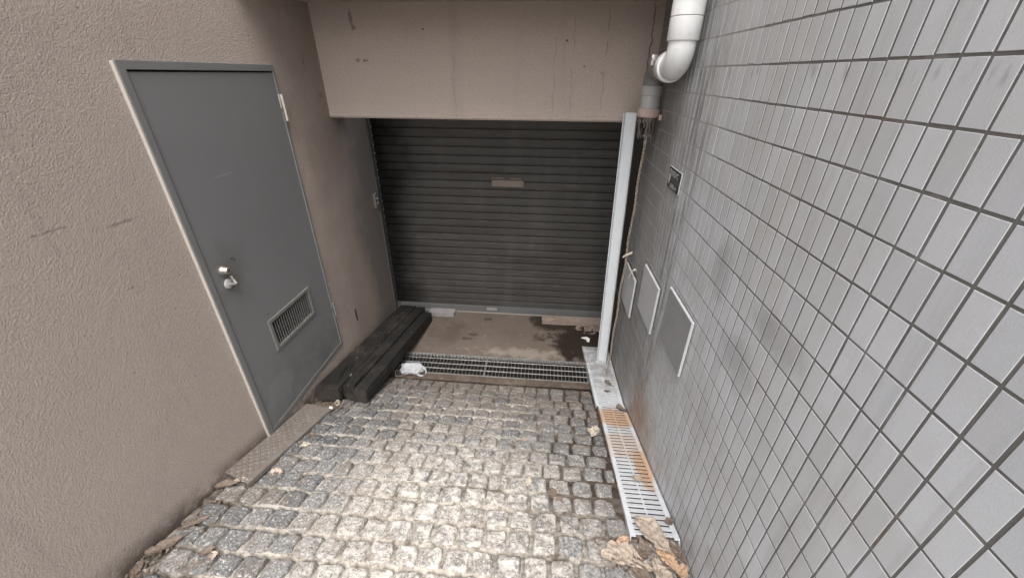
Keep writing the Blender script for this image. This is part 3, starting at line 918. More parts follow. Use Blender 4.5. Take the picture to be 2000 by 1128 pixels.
# lever handle
hy, hz = 1.528, -0.889
mb = MB()
mb.tube([(px1 - 0.001, hy, hz), (px1 + 0.007, hy, hz), (px1 + 0.011, hy, hz)], [0.025, 0.024, 0.018], 28)
hd = flat_shade_angle(mb.build('door_handle', M['gpvc'], dr))
mb = MB()
mb.tube([(px1 + 0.010, hy, hz), (px1 + 0.043, hy, hz)], 0.0062, 16)
mb.tube([(px1 + 0.043, hy, hz + 0.006), (px1 + 0.041, hy - 0.001, hz + 0.018), (px1 + 0.036, hy - 0.003, hz + 0.036), (px1 + 0.034, hy - 0.004, hz + 0.046)], [0.0085, 0.0068, 0.005, 0.0068], 14)
mb.tube([(px1 + 0.026, hy, hz + 0.004), (px1 + 0.042, hy, hz + 0.012)], 0.005, 12)
flat_shade_angle(mb.build('lever', M['bright'], hd))
# hinges
def hinge(zc, mat, L, bright):
    mb = MB()
    yy = DY1 - 0.004
    mb.tube([(x1 + 0.005, yy + 0.004, zc - L / 2), (x1 + 0.005, yy + 0.004, zc + L / 2)], 0.0065, 14)
    mb.box((x1 - 0.001, yy - 0.020, zc), (x1 + 0.003, yy + 0.004, zc + L / 2), 0.001)
    mb.box((x1 - 0.002, yy + 0.002, zc - L / 2), (x1 + 0.0015, yy + 0.012, zc), 0.001)
    o = mb.build('hinge', mat, dr); flat_shade_angle(o)
    if bright: o['label'] = bright
hinge(-0.175, M['caulk'], 0.135, 'pale bare upper hinge')
hinge(-1.505, M['frame'], 0.115, None)

# switch on the wall by the shutter
sw = thing('wall_switch', (XL, 3.29, -0.99), 'small flat shutter switch box on the stucco beside the guide rail', 'switch')
mb = MB(); mb.box((XL, 3.262, -1.05), (XL + 0.022, 3.318, -0.925), 0.003); mb.build('switch_plate', M['louver'], sw)
for dz in (0.012, -0.028):
    mb = MB(); mb.tube([(XL + 0.021, 3.295, -0.985 + dz), (XL + 0.028, 3.295, -0.985 + dz)], 0.008, 14); mb.build('push_button', M['caulk'], sw)

# ------------------------------------------------------------------ three old timbers
def timber(name, a, b, w, h, label, seed, rot_end=False, hole=None):
    """a, b: near and far bottom-left corners; w across (x), h up"""
    a = Vector(a); b = Vector(b)
    nL, nu = 46, 6
    V = []; F = []
    ring = []
    for i in range(nu): ring.append((i / nu, 0))
    for i in range(nu): ring.append((1, i / nu))
    for i in range(nu): ring.append((1 - i / nu, 1))
    for i in range(nu): ring.append((0, 1 - i / nu))
    n = len(ring)
    d = (b - a).normalized(); up = Vector((1, 0, 0)).cross(d).normalized()
    if up.z < 0: up = -up
    for k in range(nL + 1):
        s = k / nL
        p = a.lerp(b, s)
        for (u, v) in ring:
            uu, vv = u - 0.5, v - 0.5
            q = (abs(2 * uu) ** 14 + abs(2 * vv) ** 14) ** (1 / 14)
            uu /= q; vv /= q
            uu = max(-0.5, min(0.5, uu)); vv = max(-0.5, min(0.5, vv))
            g = p + Vector((1, 0, 0)) * ((uu + 0.5) * w) + up * ((vv + 0.5) * h)
            nn = Vector((uu, 0, vv)).normalized()
            amp = 0.0035 + (0.012 if rot_end and s < 0.09 else 0)
            g += nn.x * Vector((1, 0, 0)) * amp * ns(g, 6, seed) + nn.z * up * amp * ns(g, 7, seed + 4)
            g += up * 0.004 * ns((u * 5, s * 2, 0), 3, seed)
            if k == 0: g += d * (0.006 * ns((u * 3, v * 3), 1.2, seed) + (0.03 * max(0, ns((u * 2, v * 2), 1.4, seed + 2) + 0.2) if rot_end else 0))
            V.append(g)
    for k in range(nL):
        for i in range(n):
            j = (i + 1) % n
            F.append([k * n + i, k * n + j, (k + 1) * n + j, (k + 1) * n + i])
    F.append(list(range(n))[::-1]); F.append([nL * n + i for i in range(n)])
    o = link(name, V, F, M['timber'], label=label, cat='timber', group='old timbers laid along the stucco wall')
    flat_shade_angle(o, 50)
    return o
timber('timber_beam', (-1.488, 1.855, -1.962), (-1.425, 3.30, -2.183), 0.168, 0.105, 'wide blackened timber lying hard against the stucco wall', 1.0)
timber('timber_beam', (-1.313, 1.885, -1.962), (-1.250, 3.29, -2.183), 0.088, 0.105, 'narrow black timber with a rotten near end, squeezed in the middle', 14.0, True)
timber('timber_beam', (-1.228, 1.868, -1.972), (-1.160, 3.20, -2.183), 0.090, 0.102, 'black squared timber nearest the gully grate and the plastic bag', 31.0)

# ------------------------------------------------------------------ tread plate at the wall foot
def tread_plate():
    A0 = Vector((-1.496, 1.118, zg(-1.49, 1.118) + 0.038)); B0 = Vector((-1.496, 1.765, zg(-1.49, 1.765) + 0.036))
    A1 = Vector((-1.342, 1.068, zg(-1.34, 1.068) + 0.037)); B1 = Vector((-1.310, 1.728, zg(-1.31, 1.728) + 0.036))
    mb = MB()
    def pt(u, v): return A0.lerp(A1, u).lerp(B0.lerp(B1, u), v)
    nrm = (B0 - A0).cross(A1 - A0).normalized()
    if nrm.z < 0: nrm = -nrm
    nu, nv = 6, 20
    V = []; F = []
    for lay in (0, -0.004):
        for j in range(nv + 1):
            for i in range(nu + 1):
                u, v = i / nu, j / nv
                bend = 0.003 * ns((u * 2, v * 4), 1.0, 3)
                V.append(pt(u, v) + nrm * (lay + bend))
    m = (nu + 1) * (nv + 1)
    for j in range(nv):
        for i in range(nu):
            p = j * (nu + 1) + i
            F.append([p, p + 1, p + nu + 2, p + nu + 1]); F.append([m + p, m + p + nu + 1, m + p + nu + 2, m + p + 1])
    mb.add(V, F)
    # folded lip along the near long edge and the ends
    def lip(p, q, out):
        r = 0.006; off = []
        for k in range(5):
            an = k / 4 * math.pi / 2
            off.append(out * (r * math.sin(an)) + nrm * (r * math.cos(an) - r))
        off.append(out * r - nrm * 0.030)
        back = [o - out * 0.003 - nrm * 0.001 for o in off][::-1]
        mb.extr(off + back, p, q)
    side = (A1 - A0).normalized()
    lip(A1 - side * 0.002, B1 - side * 0.002, side)
    # raised tears, alternating
    lu = (A1 - A0).length; lvv = (B0 - A0).length
    su, sv = 0.021, 0.021
    U = int(lu / su) - 1; W = int(lvv / sv)
    for i in range(U):
        for j in range(W):
            u = (i + 0.9) * su / lu; v = (j + 0.5) * sv / lvv
            if u > 0.9 or v > 0.98: continue
            an = rad(45 if (i + j) % 2 else 135)
            du = math.cos(an); dv = math.sin(an)
            c0 = pt(u, v) + nrm * (0.003 * ns((u * 2, v * 4), 1.0, 3))
            s1 = (A1 - A0).normalized(); s2 = (B0 - A0).normalized()
            ax = s1 * du + s2 * dv; pr = s1 * -dv + s2 * du
            L, Wd, H = 0.0105, 0.0045, 0.0042
            V = [c0 - ax * L, c0 - pr * Wd, c0 + ax * L, c0 + pr * Wd, c0 - ax * L * 0.45 + nrm * H, c0 + ax * L * 0.45 + nrm * H]
            mb.add(V, [[0, 1, 5, 4], [1, 2, 5], [2, 3, 4, 5], [3, 0, 4]])
    return mb
tread_plate().build('tread_plate', M['plate'], label='dirty raised-pattern steel plate lying by the wall below the door', cat='plate')

# ------------------------------------------------------------------ gully gratings across the floor
def gully(x0, x1, label):
    t = thing('gully_grate', ((x0 + x1) / 2, (GY0 + GY1) / 2, Z0), label, 'grate', 'gully grates across the forecourt')
    ya, yb = GY0 + 0.004, GY1 - 0.004
    zt = Z0 + 0.004
    mb = MB()
    mb.box((x0, ya, zt - 0.032), (x0 + 0.004, yb, zt)); mb.box((x1 - 0.004, ya, zt - 0.032), (x1, yb, zt))
    mb.box((x0 + 0.004, ya, zt - 0.032), (x1 - 0.004, ya + 0.004, zt)); mb.box((x0 + 0.004, yb - 0.004, zt - 0.032), (x1 - 0.004, yb, zt))
    mb.build('border', M['gully'], t)
    mb = MB()
    n = int((x1 - x0) / 0.0305)
    for i in range(1, n):
        x = x0 + (x1 - x0) * i / n + rnd.gauss(0, 0.0004)
        mb.box((x - 0.0016, ya + 0.004, zt - 0.032), (x + 0.002, yb - 0.004, zt - 0.001))
    mb.build('bearing_bars', M['bars'], t)
    for k in (1, 2, 3):
        mb = MB()
        y = ya + (yb - ya) * k / 4
        mb.tube([(x0 + 0.004, y, zt - 0.001), (x1 - 0.004, y, zt - 0.001)], 0.0032, 6)
        mb.build('cross_bar', M['gully'], t)
gully(-1.30, -0.436, 'rusty steel gully grate running under the black timber')
gully(-0.432, 0.423, 'steel gully grate meeting the pale side drain')
# bits of brick wedged below
mb = MB(); mb.box((-0.53, 2.455, Z0 - 0.09), (-0.46, 2.54, Z0 - 0.035), 0.006); mb.box((-0.38, 2.455, Z0 - 0.09), (-0.30, 2.54, Z0 - 0.035), 0.006)
# ------------------------------------------------------------------ side drain along the tiles
def side_drain(Pn, Pf, w0, w1, label, step, tilt, lip):
    """Pn, Pf: near and far left top corners"""
    Pn = Vector(Pn); Pf = Vector(Pf)
    t = thing('drain_grate', tuple((Pn + Pf) / 2), label, 'grate', 'drain grates along the tiled wall')
    d = (Pf - Pn); L = d.length; d.normalize()
    side = Vector((1, 0, 0)); up = side.cross(d).normalized()
    def W(s): return w0 + (w1 - w0) * s
    fl = 0.023
    mb = MB()
    # left angle rail
    prof = [Vector((0, 0, 0)), side * fl, side * fl - up * 0.004, side * 0.004 - up * 0.004, side * 0.004 - up * 0.03, -up * 0.03]
    mb.extr(prof, Pn, Pf)
    a = Pn + side * (W(0) - fl); b = Pf + side * (W(1) - fl)
    prof = [Vector((0, 0, 0)), side * fl, side * fl - up * 0.03, side * (fl - 0.004) - up * 0.03, side * (fl - 0.004) - up * 0.004, -up * 0.004]
    mb.extr(prof, a, b)
    mb.build('edge_rails', M['drain'], t)
    mb = MB()
    n = int(L / step)
    for i in range(n + 1):
        s = (i + 0.5) / (n + 1)
        c0 = Pn + d * (s * L)
        l0 = c0 + side * fl * 0.98; l1 = c0 + side * (W(s) - fl * 0.98)
        th = 0.0045; dep = tilt
        # slanted blade: top edge toward the camera, falling away
        prof = [-up * 0.002, d * dep - up * 0.006, d * dep - up * (0.006 + th), -up * (0.002 + th)]
        mb.extr(prof, l0, l1)
    mb.build('blades', M['drain'], t)
    mb = MB()
    mid0 = Pn + side * (W(0) / 2); mid1 = Pf + side * (W(1) / 2)
    mb.tube([mid0 + d * 0.01 - up * 0.005, mid1 - d * 0.01 - up * 0.005], 0.004, 6)
    mb.build('tie_rod', M['drain'], t)
    return t
side_drain((0.428, 0.985, -1.702), (0.446, 2.082, -2.052), 0.205, 0.186, 'near drain grate by the tiles, orange with rust at its far end', 0.0325, 0.0235, True)
side_drain((0.436, 2.088, -2.068), (0.404, 2.925, -2.176), 0.197, 0.228, 'far grey drain grate by the tiles, with the steel post standing on it', 0.0225, 0.0195, True)

# ------------------------------------------------------------------ steel channel post
pt = thing('steel_post', (0.555, 2.71, -2.16), 'white painted steel channel post standing upright in front of the shutter', 'post')
def post():
    bot = Vector((0.520, 2.726, -2.166)); top = Vector((0.473, 2.726, -0.205))
    e1 = Vector((0.078, -0.030, 0)); e1 /= e1.length          # across the web
    e2 = Vector((e1.y, -e1.x, 0))                              # flanges point toward the camera
    if e2.y > 0: e2 = -e2
    w, fl, th = 0.082, 0.040, 0.006
    pr = [Vector((0, 0, 0)), e2 * fl, e2 * fl + e1 * th, e2 * th + e1 * th, e2 * th + e1 * (w - th), e2 * fl + e1 * (w - th), e2 * fl + e1 * w, e1 * w]
    mb = MB(); mb.extr(pr, bot, top)
    return mb
o = post().build('channel', M['post'], pt)
bv = o.modifiers.new('bevel', 'BEVEL'); bv.width = 0.0015; bv.segments = 2

# ------------------------------------------------------------------ drain pipe
pp = thing('drain_pipe', (0.555, 2.02, 0.35), 'white and grey plastic downpipe with elbows in the corner above the post', 'pipe')
UX, UY = 0.552, 2.02
LX, LYp = 0.566, 2.50
R1, R2 = 0.057, 0.0525
ZE = 0.035
mb = MB(); mb.tube([(UX, UY, 0.30), (UX, UY, 1.6)], 0.055, 32); flat_shade_angle(mb.build('upper_pipe', M['pvc'], pp))
mb = MB(); mb.tube([(UX, UY, 0.128), (UX, UY, 0.130), (UX, UY, 0.210), (UX, UY, 0.212)], [0.064, 0.0655, 0.0655, 0.0625], 36)
mb.tube([(UX, UY, 0.2135), (UX, UY, 0.2155), (UX, UY, 0.300), (UX, UY, 0.302)], [0.0625, 0.0655, 0.0655, 0.060], 36)
mb.tube([(UX - 0.055, UY - 0.02, 0.33), (UX - 0.055, UY - 0.02, 0.42)], [0.02, 0.03], 16)
flat_shade_angle(mb.build('coupling', M['pvc'], pp))
mb = MB()
rb = 0.075
pts = [(UX, UY, 0.128)]
for k in range(11):
    a = k / 10 * math.pi / 2
    pts.append((UX, UY + rb * (1 - math.cos(a)), ZE + rb - rb * math.sin(a)))
pts.append((UX + 0.001, UY + 0.115, ZE))
mb.tube(pts, R1, 36)
mb.tube([(UX, UY + 0.098, ZE), (UX, UY + 0.100, ZE), (UX, UY + 0.150, ZE), (UX, UY + 0.152, ZE)], [0.060, 0.0665, 0.0665, 0.055], 36)
flat_shade_angle(mb.build('upper_elbow', M['pvc'], pp))
mb = MB()
pts = [(UX + 0.001, UY + 0.150, ZE), (UX + 0.003, 2.30, ZE)]
for k in range(11):
    a = k / 10 * math.pi / 2
    pts.append((LX, LYp - rb + rb * math.sin(a), ZE - rb + rb * math.cos(a)))
pts.append((LX, LYp, ZE - 0.105))
mb.tube(pts, R2, 32)
mb.tube([(LX - 0.003, 2.34, ZE), (LX - 0.003, 2.342, ZE), (LX - 0.002, 2.40, ZE), (LX - 0.002, 2.402, ZE)], [0.054, 0.0585, 0.0585, 0.054], 32)
flat_shade_angle(mb.build('lower_elbow', M['dpvc'], pp))
mb = MB()
mb.tube([(UX + 0.0, 2.215, ZE), (UX + 0.0, 2.245, ZE)], 0.0575, 32)
mb.box((UX - 0.074, 2.215, ZE + 0.006), (UX - 0.045, 2.247, ZE + 0.05), 0.003)
mb.tube([(UX - 0.066, 2.205, ZE + 0.030), (UX - 0.066, 2.256, ZE + 0.030)], 0.008, 8)
flat_shade_angle(mb.build('pipe_clamp', M['bright'], pp))
mb = MB()
mb.tube([(LX, LYp, -0.050), (LX, LYp, -0.052), (LX, LYp, -0.098), (LX, LYp, -0.100)], [0.054, 0.0575, 0.0575, 0.0535], 32)
mb.tube([(LX, LYp, -0.09), (LX, LYp, -0.19)], 0.0535, 32)
flat_shade_angle(mb.build('lower_pipe', M['gpvc'], pp))
mb = MB()
mb.tube([(LX, LYp, -0.165), (LX, LYp, -0.167), (LX, LYp, -0.205), (LX, LYp, -0.212)], [0.055, 0.062, 0.062, 0.056], 32)
mb.box((LX + 0.05, LYp - 0.02, -0.212), (0.64, LYp + 0.02, -0.197), 0.003)
mb.box((LX + 0.052, LYp - 0.05, -0.225), (LX + 0.068, LYp - 0.03, -0.195), 0.003)
flat_shade_angle(mb.build('rusty_collar', M['pinkrust'], pp))
# rotten wrap hanging under the collar: a torn sleeve of strips
mb = MB()
for k in range(17):
    a0 = 2 * math.pi * k / 17 + rnd.uniform(-0.1, 0.1)
    ln = rnd.uniform(0.05, 0.13) if k % 3 else rnd.uniform(0.10, 0.16)
    V = []; n = 7
    for i in range(n + 1):
        s = i / n
        r = 0.050 - 0.010 * s + 0.008 * ns((k, s * 3), 1.3, 8)
        wv = (0.24 - 0.15 * s) * (1 + 0.4 * ns((k * 2, s * 4), 1.2, 5))
        aa = a0 + 0.5 * ns((k, s * 2), 1.0, 3)
        for da in (-wv, wv):
            for th_ in (0.0, 0.003):
                V.append((LX + (r + th_) * math.cos(aa + da), LYp + (r + th_) * math.sin(aa + da), -0.205 - ln * s))
    F = []
    for i in range(n):
        p = 4 * i
        F += [[p, p + 2, p + 6, p + 4], [p + 1, p + 5, p + 7, p + 3], [p, p + 4, p + 5, p + 1], [p + 2, p + 3, p + 7, p + 6]]
    mb.add(V, F)
mb.build('torn_sleeve', M['rag'], pp, smooth=True)

# ------------------------------------------------------------------ chain hanging to the drain
ch = thing('hanging_chain', (0.575, 2.50, -2.13), 'thin dull chain hanging from the broken pipe down to the drain', 'chain')
def link_mesh():
    mb = MB(); pts = []
    for k in range(13):
        a = 2 * math.pi * k / 12
        pts.append((0.0066 * math.cos(a), 0, 0.0105 * math.sin(a) + (0.0035 if math.sin(a) > 0 else -0.0035)))
    mb.tube(pts, 0.0024, 6, caps=False)
    return mb
ztop_c, zbot_c, NL = -0.275, -2.125, 98
stp = (ztop_c - zbot_c) / NL
proto = None
for i in range(NL):
    z = ztop_c - stp * (i + 0.5)
    x = 0.572 + 0.003 * math.sin(i * 0.31) - 0.004 * (i / NL); y = 2.495 + 0.003 * math.sin(i * 0.23)
    if proto is None:
        proto = link_mesh().build('link', M['chain'], None, smooth=True)
        c = proto
    else:
        c = proto.copy(); COL.objects.link(c)
    c.parent = ch
    c.location = Vector((x, y, z)) - ORG[ch.name]
    c.rotation_euler = (rnd.gauss(0, 0.08), rnd.gauss(0, 0.08), (i % 2) * math.pi / 2 + 0.6 + rnd.gauss(0, 0.15))
# weight / swivel near the top
mb = MB()
mb.tube([(0.574, 2.495, -0.315), (0.574, 2.495, -0.36)], [0.009, 0.008], 12)
mb.tube([(0.555, 2.493, -0.312), (0.600, 2.497, -0.312)], 0.006, 8)
mb.build('hook', M['gpvc'], ch)

def ribbon(pts, wdir, w, name, label, cat, mat, th=0.0012):
    pts = [Vector(p) for p in pts]; wd = Vector(wdir).normalized()
    V = []; F = []
    n = len(pts)
    for i, p in enumerate(pts):
        t = (pts[min(i + 1, n - 1)] - pts[max(i - 1, 0)]).normalized()
        nn = t.cross(wd).normalized()
        for a, b in ((-1, 0), (1, 0), (1, 1), (-1, 1)):
            V.append(p + wd * (a * w / 2) + nn * (b * th))
    for i in range(n - 1):
        for k in range(4):
            j = (k + 1) % 4
            F.append([4 * i + k, 4 * i + j, 4 * i + 4 + j, 4 * i + 4 + k])
    F += [[3, 2, 1, 0], [4 * n - 4, 4 * n - 3, 4 * n - 2, 4 * n - 1]]
    return link(name, V, F, mat, label=label, cat=cat, smooth=False)
ribbon([(0.546, 2.480, -1.080), (0.555, 2.478, -1.072), (0.563, 2.482, -1.066), (0.570, 2.484, -1.064), (0.578, 2.481, -1.060), (0.588, 2.482, -1.052), (0.604, 2.484, -1.050)],
       (0.05, -0.1, 1), 0.018, 'tape_strip', 'short cream tape tied round the hanging chain beside the post', 'tape', M['tape'])
ribbon([(0.634, 2.40, -1.145), (0.624, 2.385, -1.125), (0.612, 2.40, -1.135), (0.604, 2.425, -1.165), (0.598, 2.435, -1.20), (0.596, 2.44, -1.235)],
       (0.2, 1, 0.15), 0.020, 'tape_strip', 'loose cream strip dangling over the small panel nearest the post', 'tape', M['tape'])

# ------------------------------------------------------------------ square panels on the tiles
def wall_panel(y0, y1, z0, z1, tilt_y, tilt_z, mat, label):
    t = thing('wall_panel', (XR, (y0 + y1) / 2, z0), label, 'panel', 'square panels fixed to the tiled wall')
    th = 0.011
    c = Vector((XR - 0.0155, (y0 + y1) / 2, (z0 + z1) / 2))
    Rm = Matrix.Translation(c) @ Matrix.Rotation(tilt_z, 4, 'Z') @ Matrix.Rotation(tilt_y, 4, 'Y')
    mb = MB(); hy, hz = (y1 - y0) / 2, (z1 - z0) / 2
    mb.box((-th / 2, -hy, -hz), (th / 2, hy, hz), 0.0018, M=Rm)
    mb.build('core', M['slabedge'], t)
    mb = MB()
    mb.box((-th / 2 - 0.0012, -hy + 0.004, -hz + 0.004), (-th / 2 - 0.0002, hy - 0.004, hz - 0.004), M=Rm)
    mb.build('face_sheet', mat, t)
    mb = MB()
    for yy in (y0 + 0.05, y1 - 0.05):
        mb.box((XR - 0.010, yy - 0.02, (z0 + z1) / 2 - 0.05), (XR + 0.001, yy + 0.02, (z0 + z1) / 2 + 0.05))
    mb.build('spacer', M['dark'], t)
wall_panel(2.352, 2.652, -1.485, -1.195, 0.0, 0.01, M['slab'], 'pale square panel on the tiles furthest in, next to the chain')
wall_panel(1.868, 2.182, -1.281, -0.990, 0.0, 0.015, M['slab'], 'middle light grey square panel of the three on the tiles')
wall_panel(1.386, 1.700, -1.168, -0.884, 0.0, 0.02, M['slabdirty'], 'smudged dark grey square panel with bright edges, nearest the viewer')

# ------------------------------------------------------------------ little notice on the tiles
sg = thing('wall_sign', (XR, 2.02, -0.45), 'small dark notice with white lettering stuck high on the tiles', 'sign')
mb = MB(); mb.box((XR - 0.0055, 1.9225, -0.5065), (XR - 0.0015, 2.1245, -0.404), 0.0006); mb.build('edge_strip', M['slabedge'], sg)
mb = MB(); mb.box((XR - 0.0066, 1.925, -0.505), (XR - 0.0056, 2.122, -0.407)); mb.build('backing', M['signdark'], sg)
mb = MB(); mb.box((XR - 0.0074, 1.927, -0.474), (XR - 0.0067, 2.06, -0.446)); mb.build('band', M['signgrey'], sg)
XS = XR - 0.0078
def flat_poly(pts, mb): mb.add([(XS, y, z) for y, z in pts], [list(range(len(pts)))])
mb = MB()   # figure: a round-topped shape tapering down, with a dark notch
yc, zc = 2.093, -0.431
pts = []
for k in range(9):
    a = math.pi * k / 8
    pts.append((yc + 0.017 * math.cos(a), zc + 0.017 * math.sin(a)))
pts += [(yc - 0.019, zc - 0.024), (yc - 0.008, zc - 0.050), (yc + 0.004, zc - 0.062), (yc + 0.016, zc - 0.038)]
flat_poly(pts, mb)
fig = mb.build('emblem', M['signwhite'], sg)
mb = MB(); XS = XR - 0.0082
for dy in (-0.007, 0.006):
    flat_poly([(yc + dy - 0.003, zc - 0.012), (yc + dy + 0.003, zc - 0.012), (yc + dy + 0.004, zc + 0.006), (yc + dy, zc + 0.011), (yc + dy - 0.004, zc + 0.006)], mb)
mb.build('emblem_notch', M['signdark'], fig)
def text(s, size, y_left, z_base, name):
    cu = bpy.data.curves.new(name, 'FONT'); cu.body = s; cu.size = size; cu.extrude = 0.0
    cu.offset = size * 0.02
    ob = bpy.data.objects.new(name, cu); COL.objects.link(ob)
    bpy.context.view_layer.update()
    dg = bpy.context.evaluated_depsgraph_get()
    me = bpy.data.meshes.new_from_object(ob.evaluated_get(dg))
    V = [(XR - 0.0084, y_left - v.co.x, z_base + v.co.y) for v in me.vertices]
    F = [list(p.vertices) for p in me.polygons]
    bpy.data.objects.remove(ob); bpy.data.curves.remove(cu); bpy.data.meshes.remove(me)
    link(name, V, F, M['signwhite'], sg)
text('防犯対策', 0.030, 2.068, -0.440, 'lettering')
text('巡回警戒中', 0.022, 2.062, -0.496, 'lettering')

# ------------------------------------------------------------------ blocks near the shutter
def block(lo, hi, name, mat, label, grooves, seed, cat='block'):
    bm = bmesh.new()
    bmesh.ops.create_cube(bm, size=1.0)
    bmesh.ops.subdivide_edges(bm, edges=bm.edges[:], cuts=9, use_grid_fill=True)
    for v in bm.verts:
        u = v.co.copy()
        p = Vector([(u[i] + .5) * (hi[i] - lo[i]) + lo[i] for i in range(3)])
        q = sum(1 for i in range(3) if abs(u[i]) > 0.49)
        k = 0.004 if q >= 2 else 0.0015
        p += Vector((ns(p, 30, seed), ns(p, 33, seed + 1), ns(p, 28, seed + 2))) * k * 1.8
        p.z += 0.0045 * min(0, ns(p, 14, seed)) * (u.z + .5)
        v.co = p
    V = [v.co[:] for v in bm.verts]; bm.verts.index_update()
    F = [[v.index for v in f.verts] for f in bm.faces]; bm.free()
    mb = MB(); mb.add(V, F)
    return mb.build(name, mat, label=label, cat=cat)
block((-1.13, 3.305, Z0 - 0.005), (-0.87, 3.395, Z0 + 0.042), 'concrete_block', M['block'], 'short chipped grey block by the far end of the timbers', 3, 3)
ob = block((0.03, 3.27, Z0 - 0.005), (0.63, 3.36, Z0 + 0.040), 'concrete_block', M['blocktan'], 'long crumbling tan block under the right of the shutter', 6, 12)
# ------------------------------------------------------------------ plastic bag
def bag():
    bgo = thing('plastic_bag', (-1.03, 2.42, Z0), 'crumpled white plastic carrier bag with two loop handles on the gully', 'bag')
    V = []; F = []
    nu, nv = 64, 32
    for j in range(nv + 1):
        th = math.pi * j / nv
        for i in range(nu):
            ph = 2 * math.pi * i / nu
            d = Vector((math.sin(th) * math.cos(ph), math.sin(th) * math.sin(ph), math.cos(th)))
            f = 1 + 0.26 * ns(d, 1.8, 4) + 0.20 * (1 - 2 * abs(ns(d, 3.2, 9))) + 0.12 * (1 - 2 * abs(ns(d, 6.5, 2))) - 0.2
            sx = math.copysign(abs(d.x) ** 0.8, d.x)
            p = Vector((0.094 * sx * f, 0.055 * d.y * f, 0.042 * d.z * f + 0.034))
            if p.z < 0.005: p.z = 0.005 + 0.002 * ns(p, 60, 2)
            V.append(p + Vector((-1.035, 2.445, Z0 + 0.002)))
    for j in range(nv):
        for i in range(nu):
            a = j * nu + i; b = j * nu + (i + 1) % nu
            F.append([a, b, b + nu, a + nu])
    link('bag_body', V, F, M['bag'], bgo, smooth=True)
    def loop(pts, w, wd):
        n = 24
        P = []
        m = len(pts)
        for k in range(n + 1):
            t = k / n * (m - 1); i = min(int(t), m - 2); f = t - i
            p0 = Vector(pts[max(i - 1, 0)]); p1 = Vector(pts[i]); p2 = Vector(pts[i + 1]); p3 = Vector(pts[min(i + 2, m - 1)])
            P.append(0.5 * ((2 * p1) + (-p0 + p2) * f + (2 * p0 - 5 * p1 + 4 * p2 - p3) * f * f + (-p0 + 3 * p1 - 3 * p2 + p3) * f ** 3))
        V = []; F = []
        for k, p in enumerate(P):
            ww = w * (0.75 + 0.5 * abs(ns((k * 0.31, 1), 1, 5)))
            for a in (-1, 1):
                for b in (0, 0.0015):
                    V.append(p + Vector(wd).normalized() * (a * ww) + Vector((0, 0, b)))
        for k in range(n):
            q = 4 * k
            F += [[q, q + 2, q + 6, q + 4], [q + 1, q + 5, q + 7, q + 3], [q, q + 4, q + 5, q + 1], [q + 2, q + 3, q + 7, q + 6]]
        return link('loop_handle', V, F, M['bag'], bgo, smooth=True)
    z = Z0
    loop([(-1.09, 2.475, z + 0.05), (-1.135, 2.455, z + 0.045), (-1.160, 2.415, z + 0.03), (-1.150, 2.375, z + 0.022), (-1.128, 2.352, z + 0.026), (-1.09, 2.372, z + 0.02), (-1.04, 2.40, z + 0.02)], 0.007, (0.6, -0.2, 0.5))
    loop([(-0.975, 2.47, z + 0.055), (-0.935, 2.455, z + 0.05), (-0.905, 2.42, z + 0.03), (-0.912, 2.395, z + 0.018), (-0.945, 2.387, z + 0.018), (-0.985, 2.40, z + 0.028)], 0.010, (0.5, 0.2, 0.6))
bag()

# ------------------------------------------------------------------ litter
mb = MB()
def scrap(pts, z, th=0.003):
    n = len(pts)
    V = [(x, y, z + 0.004 + 0.006 * rnd.random()) for x, y in pts] + [(x, y, z + 0.001) for x, y in pts]
    F = [list(range(n)), list(range(n, 2 * n))[::-1]] + [[i, n + i, n + (i + 1) % n, (i + 1) % n] for i in range(n)]
    return V, F
mb.add(*scrap([(0.405, 3.06), (0.455, 3.075), (0.485, 3.045), (0.475, 3.0), (0.455, 3.0), (0.452, 3.035), (0.43, 3.045)], Z0 + 0.004))
mb.build('paper_scrap', M['paper'], label='crumpled white paper scrap on the wet concrete by the post', cat='litter')
mb = MB()
mb.tube([(-1.322, 1.742, -1.912), (-1.318, 1.75, -1.902)], [0.014, 0.012], 18)
mb.build('bottle_cap', M['paper'], label='white cap lying at the far corner of the tread plate', cat='cap')
mb = MB()
V = []; F = []
n = 22
for k in range(n):
    a = 2 * math.pi * k / n
    for r, l in ((0.017, 0), (0.017, 1), (0.0125, 1), (0.0125, 0)):
        V.append((-1.298 + r * math.cos(a) + 0.01 * l, 1.80 - 0.03 * l, -1.905 + r * math.sin(a) + 0.012 * l))
for k in range(n):
    j = (k + 1) % n
    for q in range(4):
        F.append([4 * k + q, 4 * j + q, 4 * j + (q + 1) % 4, 4 * k + (q + 1) % 4])
mb.add(V, F)
mb.build('pipe_offcut', M['leaf_pale'], smooth=False, label='short pale ring of pipe between the timber ends and the plate', cat='offcut')
ribbon([(-1.255, 1.80, -1.90), (-1.268, 1.76, -1.918), (-1.29, 1.71, -1.91), (-1.315, 1.66, -1.897), (-1.325, 1.63, -1.888)], (1, 0.2, 0.3), 0.008, 'twig', 'thin bent brown twig along the edge of the tread plate', 'twig', M['leaf_brown'], 0.005)

